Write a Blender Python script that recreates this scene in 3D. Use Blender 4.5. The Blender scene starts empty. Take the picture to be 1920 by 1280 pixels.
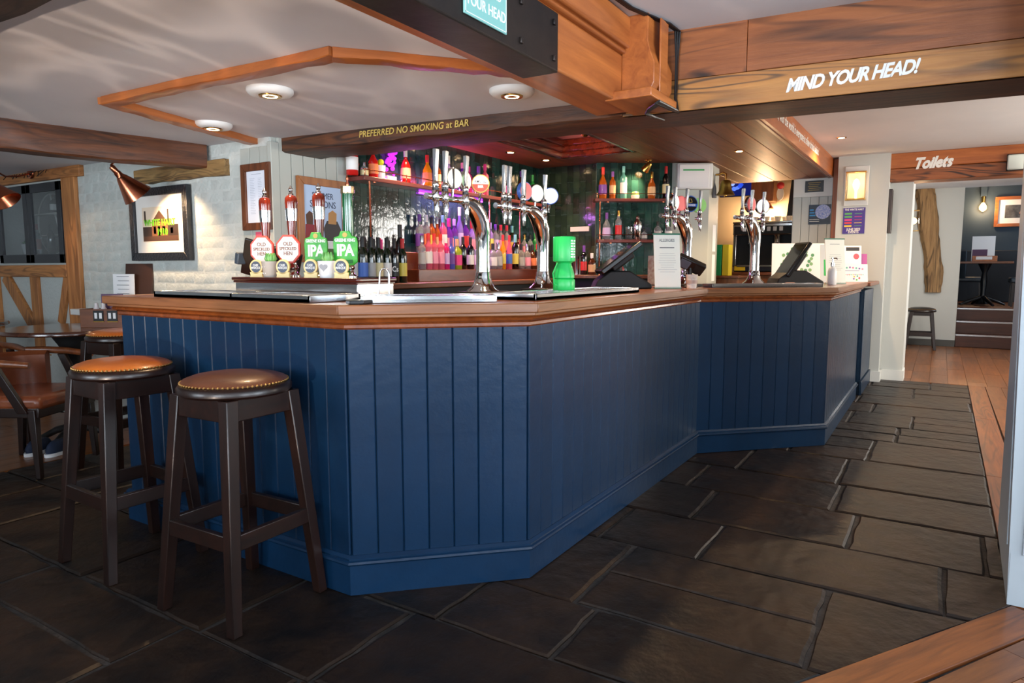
import bpy, math, random
from mathutils import Vector, Matrix
random.seed(7)
S = bpy.context.scene
COL = S.collection
PI = math.pi

# ------------------------------------------------------------------ camera
CAM_H = 1.2
PITCH = math.atan(138 / 1280)
YAW = math.radians(32)           # room axes: X runs along the long bar front, Y towards the left wall
cam = bpy.data.cameras.new('camera')
cam.sensor_width = 36
cam.lens = 24
cam.clip_start = .05
co = bpy.data.objects.new('camera', cam)
COL.objects.link(co)
co.location = (0, 0, CAM_H)
co.rotation_euler = (PI / 2 - PITCH, 0, YAW - PI / 2)
S.camera = co

# ------------------------------------------------------------------ world, daylight, exposure
S.view_settings.view_transform = 'Standard'
S.view_settings.look = 'None'
S.view_settings.exposure = 0.0
S.view_settings.gamma = 1.0
S.view_settings.use_curve_mapping = False
W = bpy.data.worlds.new('world')
S.world = W
W.use_nodes = True
bg = W.node_tree.nodes['Background']
bg.inputs[0].default_value = (.62, .78, 1.0, 1)
bg.inputs[1].default_value = 1.0


def area(name, loc, aim, sx, sy, power, col):
    l = bpy.data.lights.new(name, 'AREA')
    l.shape = 'RECTANGLE'
    l.size, l.size_y, l.energy, l.color = sx, sy, power, col
    o = bpy.data.objects.new(name, l)
    COL.objects.link(o)
    o.location = loc
    o.rotation_euler = (Vector(aim) - Vector(loc)).to_track_quat('-Z', 'Y').to_euler()
    return o


def spot(name, loc, aim, power, col, angle=100, blend=.6, size=.03):
    l = bpy.data.lights.new(name, 'SPOT')
    l.energy, l.color = power, col
    l.spot_size, l.spot_blend, l.shadow_soft_size = math.radians(angle), blend, size
    o = bpy.data.objects.new(name, l)
    COL.objects.link(o)
    o.location = loc
    o.rotation_euler = (Vector(aim) - Vector(loc)).to_track_quat('-Z', 'Y').to_euler()
    return o


def point(name, loc, power, col, size=.03):
    l = bpy.data.lights.new(name, 'POINT')
    l.energy, l.color, l.shadow_soft_size = power, col, size
    o = bpy.data.objects.new(name, l)
    COL.objects.link(o)
    o.location = loc
    return o


DAY = (.80, .90, 1.0)
# daylight through the windows behind and beside the photographer; most of it bounces up off the sunlit ground outside
for k, y in enumerate((-1.9, .5, 3.4)):
    area('daylight_rear_window', (-2.4, y, 1.35), (1.5, y + .4, 3.3), 1.5, 1.0, 62, DAY).data.spread = math.radians(125)
for k, x in enumerate((-.3, 2.2)):
    area('daylight_side_window', (x, -3.4, 1.4), (x + .2, 0, 2.9), 1.5, 1.1, 82, DAY).data.spread = math.radians(125)
area('daylight_passage_window', (6.2, -2.35, 1.45), (6.6, 0, .8), 2.0, 1.1, 120, (1, .90, .76))
area('daylight_passage_side_window', (9.7, -1.72, 1.65), (9.4, .4, 1.2), 1.5, .9, 70, (1, .94, .86))
area('daylight_far_room_window', (13.3, -2.9, 2.0), (13.0, 0, 1.5), 1.4, 1.0, 60, DAY)
WARM = (1, .66, .36)
# added spot inside the room, its noise imitating sun ripples on the low ceiling
rip = bpy.data.lights.new('sun_ripple_helper', 'SPOT')
rip.energy, rip.color, rip.spot_size, rip.spot_blend, rip.shadow_soft_size = 300, (1, .76, .6), math.radians(62), 1.0, .02
rip.use_nodes = True
_n, _l = rip.node_tree.nodes, rip.node_tree.links
_tc = _n.new('ShaderNodeTexCoord')
_no = _n.new('ShaderNodeTexNoise'); _no.inputs['Scale'].default_value = 4.2; _no.inputs['Detail'].default_value = 1.5; _no.inputs['Distortion'].default_value = 1.4
_l.new(_tc.outputs['Normal'], _no.inputs['Vector'])
_s = _n.new('ShaderNodeMath'); _s.operation = 'SUBTRACT'; _s.inputs[1].default_value = .5
_a = _n.new('ShaderNodeMath'); _a.operation = 'ABSOLUTE'
_r = _n.new('ShaderNodeMapRange'); _r.inputs['From Min'].default_value, _r.inputs['From Max'].default_value = .05, 0
_r.inputs['To Min'].default_value, _r.inputs['To Max'].default_value = .7, 1.75
_l.new(_no.outputs['Fac'], _s.inputs[0]); _l.new(_s.outputs[0], _a.inputs[0]); _l.new(_a.outputs[0], _r.inputs['Value'])
_l.new(_r.outputs[0], _n['Emission'].inputs['Strength'])
ro = bpy.data.objects.new('sun_ripple_helper', rip)
COL.objects.link(ro)
ro.location = (-1.7, 1.3, .35)
ro.rotation_euler = (Vector((1.75, 2.45, 1.98)) - Vector(ro.location)).to_track_quat('-Z', 'Y').to_euler()



# ------------------------------------------------------------------ projection helpers (used only to measure)
def ray(u, v):
    cp, sp = math.cos(PITCH), math.sin(PITCH)
    x, y = (u - 960) / 1280, -(v - 640) / 1280
    a, b, z = x, cp + y * sp, -sp + y * cp
    return Vector((a * math.sin(YAW) + b * math.cos(YAW), -a * math.cos(YAW) + b * math.sin(YAW), z))


def onX(u, v, c):
    d = ray(u, v); t = c / d.x
    return Vector((c, d.y * t, CAM_H + d.z * t))


def onY(u, v, c):
    d = ray(u, v); t = c / d.y
    return Vector((d.x * t, c, CAM_H + d.z * t))


def onZ(u, v, c):
    d = ray(u, v); t = (c - CAM_H) / d.z
    return Vector((d.x * t, d.y * t, c))


# ------------------------------------------------------------------ materials
def lin(c):
    def g(x):
        x /= 255
        return x / 12.92 if x <= .04045 else ((x + .055) / 1.055) ** 2.4
    return (g(c[0]), g(c[1]), g(c[2]), 1)


MATS = {}


def mat(name, col, rough=.5, metal=0, coat=0, bump=None, var=None, trans=0, emit=0, rnd=0, spec=.5, ecol=None):
    """plain procedural material; bump=(scale,strength), var=(scale,second colour), rnd=brightness change per object"""
    if name in MATS:
        return MATS[name]
    m = bpy.data.materials.new(name)
    m.use_nodes = True
    nt = m.node_tree
    N, Lk = nt.nodes, nt.links
    b = N['Principled BSDF']
    b.inputs['Base Color'].default_value = lin(col)
    b.inputs['Roughness'].default_value = rough
    b.inputs['Metallic'].default_value = metal
    b.inputs['Coat Weight'].default_value = coat
    b.inputs['Coat Roughness'].default_value = .12
    b.inputs['Transmission Weight'].default_value = trans
    b.inputs['Specular IOR Level'].default_value = spec
    if emit:
        b.inputs['Emission Color'].default_value = lin(ecol or col)
        b.inputs['Emission Strength'].default_value = emit
    tc = N.new('ShaderNodeTexCoord')
    src = None
    if var:
        n = N.new('ShaderNodeTexNoise')
        n.inputs['Scale'].default_value = var[0]
        n.inputs['Detail'].default_value = 5
        n.inputs['Roughness'].default_value = .62
        Lk.new(tc.outputs['Object'], n.inputs['Vector'])
        r = N.new('ShaderNodeValToRGB')
        r.color_ramp.elements[0].position, r.color_ramp.elements[1].position = (var[2], var[3]) if len(var) > 2 else (.36, .66)
        r.color_ramp.elements[0].color, r.color_ramp.elements[1].color = lin(col), lin(var[1])
        Lk.new(n.outputs['Fac'], r.inputs['Fac'])
        src = r.outputs['Color']
    if rnd:
        oi = N.new('ShaderNodeObjectInfo')
        mr = N.new('ShaderNodeMapRange')
        mr.inputs['To Min'].default_value, mr.inputs['To Max'].default_value = 1 - rnd, 1 + rnd
        Lk.new(oi.outputs['Random'], mr.inputs['Value'])
        hs = N.new('ShaderNodeHueSaturation')
        Lk.new(mr.outputs['Result'], hs.inputs['Value'])
        if src:
            Lk.new(src, hs.inputs['Color'])
        else:
            hs.inputs['Color'].default_value = lin(col)
        src = hs.outputs['Color']
    if src:
        Lk.new(src, b.inputs['Base Color'])
    if bump:
        n = N.new('ShaderNodeTexNoise')
        n.inputs['Scale'].default_value = bump[0]
        n.inputs['Detail'].default_value = 4
        Lk.new(tc.outputs['Object'], n.inputs['Vector'])
        bp = N.new('ShaderNodeBump')
        bp.inputs['Strength'].default_value = bump[1]
        bp.inputs['Distance'].default_value = .01
        Lk.new(n.outputs['Fac'], bp.inputs['Height'])
        Lk.new(bp.outputs['Normal'], b.inputs['Normal'])
    MATS[name] = m
    return m


def wood(name, light, dark, axis=0, scale=1.0, rough=.45, coat=0, figure=0, char=None, rnd=0, bump=.25, contrast=.2):
    """streaky grain along one object axis; figure>0 adds contour figure, char=dark colour of burnt patches"""
    if name in MATS:
        return MATS[name]
    m = bpy.data.materials.new(name)
    m.use_nodes = True
    N, Lk = m.node_tree.nodes, m.node_tree.links
    b = N['Principled BSDF']
    b.inputs['Roughness'].default_value = rough
    b.inputs['Coat Weight'].default_value = coat
    b.inputs['Coat Roughness'].default_value = .15
    tc = N.new('ShaderNodeTexCoord')
    oi = N.new('ShaderNodeObjectInfo')
    ad = N.new('ShaderNodeVectorMath'); ad.operation = 'MULTIPLY_ADD'
    Lk.new(oi.outputs['Random'], ad.inputs[0])
    ad.inputs[1].default_value = (13, 17, 11)
    Lk.new(tc.outputs['Object'], ad.inputs[2])
    mp = N.new('ShaderNodeMapping')
    sc = [14 * scale] * 3
    sc[axis] = 1.1 * scale
    mp.inputs['Scale'].default_value = sc
    Lk.new(ad.outputs[0], mp.inputs['Vector'])
    n = N.new('ShaderNodeTexNoise')
    n.inputs['Scale'].default_value = 1.6
    n.inputs['Detail'].default_value = 7
    n.inputs['Roughness'].default_value = .68
    n.inputs['Distortion'].default_value = .6
    Lk.new(mp.outputs[0], n.inputs['Vector'])
    r = N.new('ShaderNodeValToRGB')
    e = r.color_ramp.elements
    e[0].position, e[1].position = .5 - contrast, .5 + contrast
    e[0].color, e[1].color = lin(dark), lin(light)
    Lk.new(n.outputs['Fac'], r.inputs['Fac'])
    col = r.outputs['Color']
    if figure:
        mp2 = N.new('ShaderNodeMapping')
        s2 = [15 * scale] * 3
        s2[axis] = 1.9 * scale
        mp2.inputs['Scale'].default_value = s2
        Lk.new(ad.outputs[0], mp2.inputs['Vector'])
        n2 = N.new('ShaderNodeTexNoise')
        n2.inputs['Scale'].default_value = .38
        n2.inputs['Detail'].default_value = 2
        n2.inputs['Distortion'].default_value = .5
        Lk.new(mp2.outputs[0], n2.inputs['Vector'])
        mu = N.new('ShaderNodeMath'); mu.operation = 'MULTIPLY'; mu.inputs[1].default_value = 80
        Lk.new(n2.outputs['Fac'], mu.inputs[0])
        si = N.new('ShaderNodeMath'); si.operation = 'SINE'
        Lk.new(mu.outputs[0], si.inputs[0])
        n3 = N.new('ShaderNodeTexNoise')
        n3.inputs['Scale'].default_value = .45
        n3.inputs['Detail'].default_value = 3
        Lk.new(mp2.outputs[0], n3.inputs['Vector'])
        m3 = N.new('ShaderNodeMapRange')
        m3.inputs['From Min'].default_value, m3.inputs['From Max'].default_value = .38, .54
        Lk.new(n3.outputs['Fac'], m3.inputs['Value'])
        m4 = N.new('ShaderNodeMapRange')
        m4.inputs['From Min'].default_value, m4.inputs['From Max'].default_value = .1, 1.0
        Lk.new(si.outputs[0], m4.inputs['Value'])
        mm = N.new('ShaderNodeMath'); mm.operation = 'MULTIPLY'
        Lk.new(m3.outputs[0], mm.inputs[0]); Lk.new(m4.outputs[0], mm.inputs[1])
        m5 = N.new('ShaderNodeMath'); m5.operation = 'MULTIPLY'; m5.inputs[1].default_value = figure
        Lk.new(mm.outputs[0], m5.inputs[0])
        mx = N.new('ShaderNodeMix'); mx.data_type = 'RGBA'
        Lk.new(m5.outputs[0], mx.inputs['Factor'])
        Lk.new(col, mx.inputs['A'])
        mx.inputs['B'].default_value = lin(char or dark)
        col = mx.outputs['Result']
    if rnd:
        mr = N.new('ShaderNodeMapRange')
        mr.inputs['To Min'].default_value, mr.inputs['To Max'].default_value = 1 - rnd, 1 + rnd
        Lk.new(oi.outputs['Random'], mr.inputs['Value'])
        hs = N.new('ShaderNodeHueSaturation')
        Lk.new(mr.outputs['Result'], hs.inputs['Value'])
        Lk.new(col, hs.inputs['Color'])
        col = hs.outputs['Color']
    Lk.new(col, b.inputs['Base Color'])
    bp = N.new('ShaderNodeBump')
    bp.inputs['Strength'].default_value = bump
    bp.inputs['Distance'].default_value = .004
    Lk.new(n.outputs['Fac'], bp.inputs['Height'])
    Lk.new(bp.outputs['Normal'], b.inputs['Normal'])
    MATS[name] = m
    return m


# ------------------------------------------------------------------ mesh helpers
class MB:
    def __init__(s):
        s.v, s.f = [], []

    def add(s, v, f, M=None):
        k = len(s.v)
        s.v += [tuple(M @ Vector(p)) if M else tuple(p) for p in v]
        s.f += [tuple(i + k for i in q) for q in f]
        return s

    def box(s, x0, y0, z0, x1, y1, z1, M=None):
        v = [(x, y, z) for z in (z0, z1) for y in (y0, y1) for x in (x0, x1)]
        return s.add(v, [(0, 2, 3, 1), (4, 5, 7, 6), (0, 1, 5, 4), (2, 6, 7, 3), (0, 4, 6, 2), (1, 3, 7, 5)], M)

    def cbox(s, c, d, M=None):
        return s.box(c[0] - d[0] / 2, c[1] - d[1] / 2, c[2] - d[2] / 2, c[0] + d[0] / 2, c[1] + d[1] / 2, c[2] + d[2] / 2, M)

    def prism(s, poly, z0, z1, M=None):
        a = sum(p[0] * q[1] - q[0] * p[1] for p, q in zip(poly, poly[1:] + poly[:1]))
        if a < 0:
            poly = poly[::-1]
        n = len(poly)
        v = [(p[0], p[1], z0) for p in poly] + [(p[0], p[1], z1) for p in poly]
        f = [tuple(range(n - 1, -1, -1)), tuple(range(n, 2 * n))]
        f += [(i, (i + 1) % n, n + (i + 1) % n, n + i) for i in range(n)]
        return s.add(v, f, M)

    def lathe(s, prof, n=16, M=None):
        """profile of (radius, z), bottom to top, closed with caps"""
        v, f = [], []
        for r, z in prof:
            v += [(r * math.cos(2 * PI * k / n), r * math.sin(2 * PI * k / n), z) for k in range(n)]
        for i in range(len(prof) - 1):
            for k in range(n):
                k2 = (k + 1) % n
                f.append((i * n + k, i * n + k2, (i + 1) * n + k2, (i + 1) * n + k))
        f.append(tuple(range(n - 1, -1, -1)))
        f.append(tuple(range((len(prof) - 1) * n, len(prof) * n)))
        return s.add(v, f, M)

    def tube(s, pts, r, n=10, M=None):
        """swept round bar; r is one radius or one per point"""
        P = [Vector(p) for p in pts]
        rr = r if isinstance(r, (list, tuple)) else [r] * len(P)
        v, f = [], []
        up = Vector((0, 0, 1))
        t0 = (P[1] - P[0]).normalized()
        if abs(t0.dot(up)) > .95:
            up = Vector((1, 0, 0))
        for i, p in enumerate(P):
            t = (P[min(i + 1, len(P) - 1)] - P[max(i - 1, 0)]).normalized()
            a = up - t * up.dot(t)
            a.normalize()
            up = a
            b = t.cross(a)
            v += [p + (a * math.cos(2 * PI * k / n) + b * math.sin(2 * PI * k / n)) * rr[i] for k in range(n)]
        for i in range(len(P) - 1):
            for k in range(n):
                k2 = (k + 1) % n
                f.append((i * n + k, i * n + k2, (i + 1) * n + k2, (i + 1) * n + k))
        f.append(tuple(range(n - 1, -1, -1)))
        f.append(tuple(range((len(P) - 1) * n, len(P) * n)))
        return s.add(v, f, M)

    def ball(s, c, r, n=10, m=6):
        prof = [(max(r * math.sin(PI * i / m), 1e-4), -r * math.cos(PI * i / m)) for i in range(m + 1)]
        return s.lathe(prof, n, Matrix.Translation(c))

    def taper(s, a, b, wa, wb, rz=0):
        """square bar from a to b with side wa at a and wb at b"""
        v = []
        for p, w in ((a, wa), (b, wb)):
            w = w if isinstance(w, tuple) else (w, w)
            for x, y in ((-1, -1), (1, -1), (1, 1), (-1, 1)):
                q = Matrix.Rotation(rz, 2) @ Vector((x * w[0] / 2, y * w[1] / 2))
                v.append((p[0] + q.x, p[1] + q.y, p[2]))
        return s.add(v, [(3, 2, 1, 0), (4, 5, 6, 7), (0, 1, 5, 4), (1, 2, 6, 5), (2, 3, 7, 6), (3, 0, 4, 7)])

    def build(s, name, m, parent=None, bevel=0, smooth=35, loc=None, M=None):
        me = bpy.data.meshes.new(name)
        me.from_pydata(s.v, [], s.f)
        me.materials.append(m)
        if smooth:
            me.polygons.foreach_set('use_smooth', [True] * len(me.polygons))
            me.set_sharp_from_angle(angle=math.radians(smooth))
        me.update()
        return link(name, me, parent, bevel, loc, M)


def link(name, me, parent=None, bevel=0, loc=None, M=None):
    o = bpy.data.objects.new(name, me)
    COL.objects.link(o)
    if M:
        o.matrix_local = M
    if loc:
        o.location = loc
    if parent:
        o.parent = parent
    if bevel:
        b = o.modifiers.new('bevel', 'BEVEL')
        b.width = bevel
        b.segments = 2
        b.limit_method = 'ANGLE'
    return o


def tag(o, label, cat, group=None):
    o['label'] = label
    o['category'] = cat
    if group:
        o['group'] = group
    return o


def struct(o):
    o['kind'] = 'structure'
    return o


def thing(name, label, cat, loc=(0, 0, 0), rz=0, group=None):
    o = bpy.data.objects.new(name, None)
    o.empty_display_size = .05
    COL.objects.link(o)
    o.location = loc
    o.rotation_euler = (0, 0, rz)
    return tag(o, label, cat, group)


def dup(root, loc, rz=0, label=None, group=None, scale=None):
    r = root.copy(); COL.objects.link(r)
    r.location = loc; r.rotation_euler = (0, 0, rz)
    if scale:
        r.scale = scale
    if label:
        r['label'] = label
    if group:
        r['group'] = group
    for ch in list(root.children):
        c = ch.copy(); COL.objects.link(c); c.parent = r
        for g in list(ch.children):
            d = g.copy(); COL.objects.link(d); d.parent = c
    return r


def frame(o, right, up=(0, 0, 1)):
    """matrix with local x = right, y = up, z = outward normal"""
    r = Vector(right).normalized(); u = Vector(up); u = (u - r * u.dot(r)).normalized(); n = r.cross(u)
    return Matrix(((r.x, u.x, n.x, o[0]), (r.y, u.y, n.y, o[1]), (r.z, u.z, n.z, o[2]), (0, 0, 0, 1)))


def FX(x, y, z):      # a face looking towards -X (seen from the camera side)
    return frame((x, y, z), (0, -1, 0))


def FY(x, y, z):      # a face looking towards -Y
    return frame((x, y, z), (1, 0, 0))


def text(name, s, size, m, parent=None, M=None, shear=0, bold=0, align='CENTER', depth=.0008, width=1, gap=1, line=1):
    c = bpy.data.curves.new('lettering', 'FONT')
    c.body = s
    c.size = size
    c.align_x, c.align_y = align, 'CENTER'
    c.shear = shear
    c.offset = bold
    c.extrude = depth
    c.resolution_u = 3
    c.space_character = gap
    c.space_line = line
    t = bpy.data.objects.new('lettering', c)
    COL.objects.link(t)
    me = bpy.data.meshes.new_from_object(t)
    bpy.data.objects.remove(t)
    bpy.data.curves.remove(c)
    for v in me.vertices:
        v.co.x *= width
    me.materials.clear()
    me.materials.append(m)
    return link(name, me, parent, M=M)


def offset_path(P, d):
    """shift a polyline to its right-hand side by d with mitred corners"""
    out = []
    for i, p in enumerate(P):
        ds = []
        if i > 0:
            ds.append((Vector(P[i]) - Vector(P[i - 1])).normalized())
        if i < len(P) - 1:
            ds.append((Vector(P[i + 1]) - Vector(P[i])).normalized())
        ns = [Vector((t.y, -t.x)) for t in ds]
        n = sum(ns, Vector((0, 0))).normalized()
        k = d / max(n.dot(ns[0]), .3)
        out.append((p[0] + n.x * k, p[1] + n.y * k))
    return out


def sweep(mb, P, prof):
    """closed profile of (out, z) swept along polyline P"""
    n = len(prof)
    rings = [offset_path(P, o) for o, z in prof]
    v = [(rings[j][i][0], rings[j][i][1], prof[j][1]) for i in range(len(P)) for j in range(n)]
    f = []
    for i in range(len(P) - 1):
        for j in range(n):
            j2 = (j + 1) % n
            f.append((i * n + j, (i + 1) * n + j, (i + 1) * n + j2, i * n + j2))
    f.append(tuple(range(n)))
    f.append(tuple(range(len(P) * n - 1, (len(P) - 1) * n - 1, -1)))
    return mb.add(v, f)


def hewn(L, w, h, jit, seed, seg=14):
    """rough timber, length along local x, section centred on y, z from 0 to h"""
    R = random.Random(seed)
    mb = MB()
    sec = [(-w / 2, h * .06), (-w * .44, 0), (w * .44, 0), (w / 2, h * .06), (w / 2, h * .94), (w * .46, h), (-w * .46, h), (-w / 2, h * .94)]
    n = len(sec)
    v = []
    for i in range(seg + 1):
        ox, oz = R.uniform(-jit, jit), R.uniform(-jit, jit)
        for y, z in sec:
            v.append((L * i / seg, y + ox + R.uniform(-jit, jit) * .6, z + oz * (z < h / 2) + R.uniform(-jit, jit) * .5))
    f = [tuple(range(n - 1, -1, -1)), tuple(range(seg * n, seg * n + n))]
    for i in range(seg):
        for j in range(n):
            j2 = (j + 1) % n
            f.append((i * n + j, i * n + j2, (i + 1) * n + j2, (i + 1) * n + j))
    mb.add(v, f)
    return mb


def run(p0, p1, z=0):
    """matrix: local x from p0 towards p1 (horizontal)"""
    a = math.atan2(p1[1] - p0[1], p1[0] - p0[0])
    return Matrix.Translation((p0[0], p0[1], z)) @ Matrix.Rotation(a, 4, 'Z'), math.hypot(p1[0] - p0[0], p1[1] - p0[1])


def clip(poly, region):
    """convex clip (Sutherland-Hodgman), region counter-clockwise"""
    out = poly
    for a, b in zip(region, region[1:] + region[:1]):
        inp, out = out, []
        if not inp:
            return []
        def side(p):
            return (b[0] - a[0]) * (p[1] - a[1]) - (b[1] - a[1]) * (p[0] - a[0])
        for p, q in zip(inp, inp[1:] + inp[:1]):
            sp_, sq = side(p), side(q)
            if sp_ >= 0:
                out.append(p)
            if sp_ * sq < 0:
                t = sp_ / (sp_ - sq)
                out.append((p[0] + (q[0] - p[0]) * t, p[1] + (q[1] - p[1]) * t))
    return out


def parea(p):
    return abs(sum(a[0] * b[1] - b[0] * a[1] for a, b in zip(p, p[1:] + p[:1]))) / 2


# shared materials
M_ceil = mat('ceiling_plaster', (212, 211, 214), .75, bump=(7, .12), var=(1.3, (204, 204, 208)))
M_brickpaint = mat('painted_brick', (205, 210, 205), .6, bump=(38, .55), var=(6, (186, 193, 188)), rnd=.05)
M_mortar = mat('painted_mortar', (198, 203, 198), .7, bump=(30, .6))
M_greypaint = mat('pale_grey_paint', (176, 180, 172), .5, bump=(20, .05))
M_greywall = mat('grey_wall_paint', (196, 200, 198), .55, bump=(9, .08))
M_white = mat('white_gloss_paint', (222, 224, 222), .4)
M_blue = mat('blue_gloss_paint', (8, 36, 61), .34, coat=.06, spec=.35, bump=(22, .15), var=(3, (10, 42, 70)), rnd=.09)
M_bluedark = mat('dark_blue_wall_paint', (38, 56, 72), .6, bump=(9, .06))
M_beam = wood('old_beam_wood', (112, 62, 30), (44, 23, 12), 0, 1, .5, figure=.8, char=(38, 24, 16), bump=.5)
M_beamdark = wood('dark_old_beam_wood', (104, 60, 30), (40, 22, 13), 0, 1, .5, figure=.7, char=(22, 14, 10), bump=.6)
M_orange = wood('orange_stained_wood', (186, 108, 50), (140, 72, 30), 0, .8, .42, coat=.2, bump=.2)
M_fig = wood('figured_plank_wood', (166, 98, 52), (122, 66, 32), 0, .9, .45, figure=1.0, char=(44, 26, 17), bump=.3)
M_ochre = wood('ochre_plank_wood', (190, 132, 68), (150, 92, 42), 0, .9, .45, figure=.85, char=(56, 44, 34), bump=.3)
M_soffit = wood('canopy_board_wood', (134, 68, 30), (86, 40, 16), 0, .7, .5, coat=.0, rnd=.15, bump=.12)
M_soffit_y = wood('canopy_board_wood_cross', (134, 68, 30), (86, 40, 16), 1, .7, .35, coat=.2, bump=.12)
M_mahog = wood('mahogany_moulding', (84, 26, 14), (46, 12, 8), 0, .8, .25, coat=.4, bump=.06)
M_top = wood('bar_top_wood', (168, 96, 52), (120, 62, 32), 0, .8, .3, coat=.35, bump=.08)
M_topedge = wood('bar_edge_wood', (150, 98, 58), (104, 62, 36), 0, 1, .38, coat=.2, bump=.12)
M_mould = wood('bar_moulding_wood', (140, 72, 30), (92, 42, 16), 0, .8, .25, coat=.5, bump=.05)
M_oak = wood('oak_border_wood', (150, 84, 36), (92, 46, 18), 0, 1, .4, coat=.15, figure=.6, char=(60, 30, 12), bump=.2)
M_plank = wood('floor_plank_wood', (140, 84, 40), (92, 50, 22), 0, 1, .35, coat=.15, rnd=.2, bump=.15)
M_dkwood = wood('dark_stained_wood', (38, 18, 11), (16, 8, 6), 2, 1.2, .34, coat=.1, bump=.08)
M_dkwoodx = wood('dark_stained_wood_cross', (38, 18, 11), (16, 8, 6), 0, 1.2, .34, coat=.1, bump=.08)
M_medwood = wood('medium_brown_wood', (132, 74, 38), (84, 42, 20), 0, 1, .4, coat=.15, bump=.1)
M_medwoodz = wood('medium_brown_wood_upright', (150, 92, 50), (100, 56, 28), 2, 1, .4, coat=.1, bump=.15)
M_stone = mat('slate_flagstone', (43, 30, 21), .44, spec=.3, bump=(10, 1.2), var=(3.2, (17, 15, 15), .38, .66), rnd=.25)
M_joint = mat('flagstone_mortar', (58, 52, 48), .85, bump=(60, .5), var=(9, (22, 21, 21)))
M_chrome = mat('polished_chrome', (232, 232, 232), .07, 1)
M_steel = mat('brushed_steel', (190, 192, 194), .22, 1)
M_brass = mat('polished_brass', (206, 160, 84), .2, 1)
M_copper = mat('brushed_copper', (196, 116, 84), .24, 1)
M_black = mat('black_plastic', (16, 16, 18), .3)
M_blackm = mat('black_matt', (12, 12, 13), .6)
M_iron = mat('blackened_steel_plate', (52, 44, 40), .42, .6, bump=(8, .25), var=(5, (36, 32, 32)))
M_paper = mat('white_paper', (236, 236, 236), .6)
M_ink = mat('grey_print', (120, 122, 126), .6)
M_inkdk = mat('dark_print', (40, 40, 46), .6)
M_wpaint = mat('white_lettering_paint', (235, 235, 232), .6)
M_gold = mat('gold_lettering_paint', (196, 168, 84), .5)
M_glass = mat('clear_glass', (235, 240, 240), .03, trans=.95)
M_bulb = mat('glowing_bulb', (255, 214, 150), .4, emit=14, ecol=(255, 190, 110))
M_bulbhot = mat('glowing_spot_bulb', (255, 235, 200), .4, emit=18, ecol=(255, 215, 160))

# ================================================================== SETTING
def slab(name, x0, y0, z0, x1, y1, z1, m):
    return struct(MB().box(x0, y0, z0, x1, y1, z1).build(name, m, smooth=0))


floor = slab('floor', -2.6, -3.6, -.15, 16.5, 7.8, -.012, M_joint)

# ---- flagstones: coursed slabs, each one a piece of the floor
FLAGS = [(8.35, -.30), (8.35, 4.65), (-2.4, 4.65), (-2.4, 3.07), (2.03, .28), (2.92, -.28)]
R = random.Random(11)


def bar_inside(x, y):
    return (x > 2.15 and y > 1.9) or (x > 4.7 and y > 1.3) or (x > 2.6 and y > 1.75)


x = -2.4
course = 0
while x < 8.35:
    w = R.choice((.36, .44, .52, .60, .48))
    y = -.35 - R.uniform(0, .4)
    while y < 4.65:
        l = R.uniform(.42, .92)
        cuts = [(x, x + w)] if w < .5 or R.random() < .55 else [(x, x + w * .5), (x + w * .5, x + w)]
        for a, b in cuts:
            g = .0085
            j = lambda: R.uniform(-.006, .006)
            poly = [(a + g + j(), y + g + j()), (b - g + j(), y + g + j()), (b - g + j(), y + l - g + j()), (a + g + j(), y + l - g + j())]
            poly = clip(poly, FLAGS)
            if len(poly) < 3 or parea(poly) < .012:
                continue
            wavy = []
            for p, q in zip(poly, poly[1:] + poly[:1]):
                wavy.append(p)
                k = int(math.dist(p, q) / .11)
                wavy += [(p[0] + (q[0] - p[0]) * i / (k + 1) + R.uniform(-.005, .005), p[1] + (q[1] - p[1]) * i / (k + 1) + R.uniform(-.005, .005)) for i in range(1, k + 1)]
            poly = wavy
            cx, cy = sum(p[0] for p in poly) / len(poly), sum(p[1] for p in poly) / len(poly)
            if bar_inside(cx, cy) or cx < -1.2:
                continue
            zt = R.uniform(-.004, .001)
            mb = MB()
            n = len(poly)
            ins = [(cx + (p[0] - cx) * .968, cy + (p[1] - cy) * .968) for p in poly]
            v = [(p[0], p[1], -.03) for p in poly] + [(p[0], p[1], zt - .006) for p in poly] + [(p[0], p[1], zt) for p in ins]
            ar = sum(p[0] * q[1] - q[0] * p[1] for p, q in zip(poly, poly[1:] + poly[:1]))
            f = [tuple(range(2 * n, 3 * n))] + [(k * n + i, k * n + (i + 1) % n, (k + 1) * n + (i + 1) % n, (k + 1) * n + i) for k in (0, 1) for i in range(n)]
            if ar < 0:
                f = [q[::-1] for q in f]
            mb.add(v, f)
            mb.build('flagstone', M_stone, floor, smooth=0)
        y += l
    x += w


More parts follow.
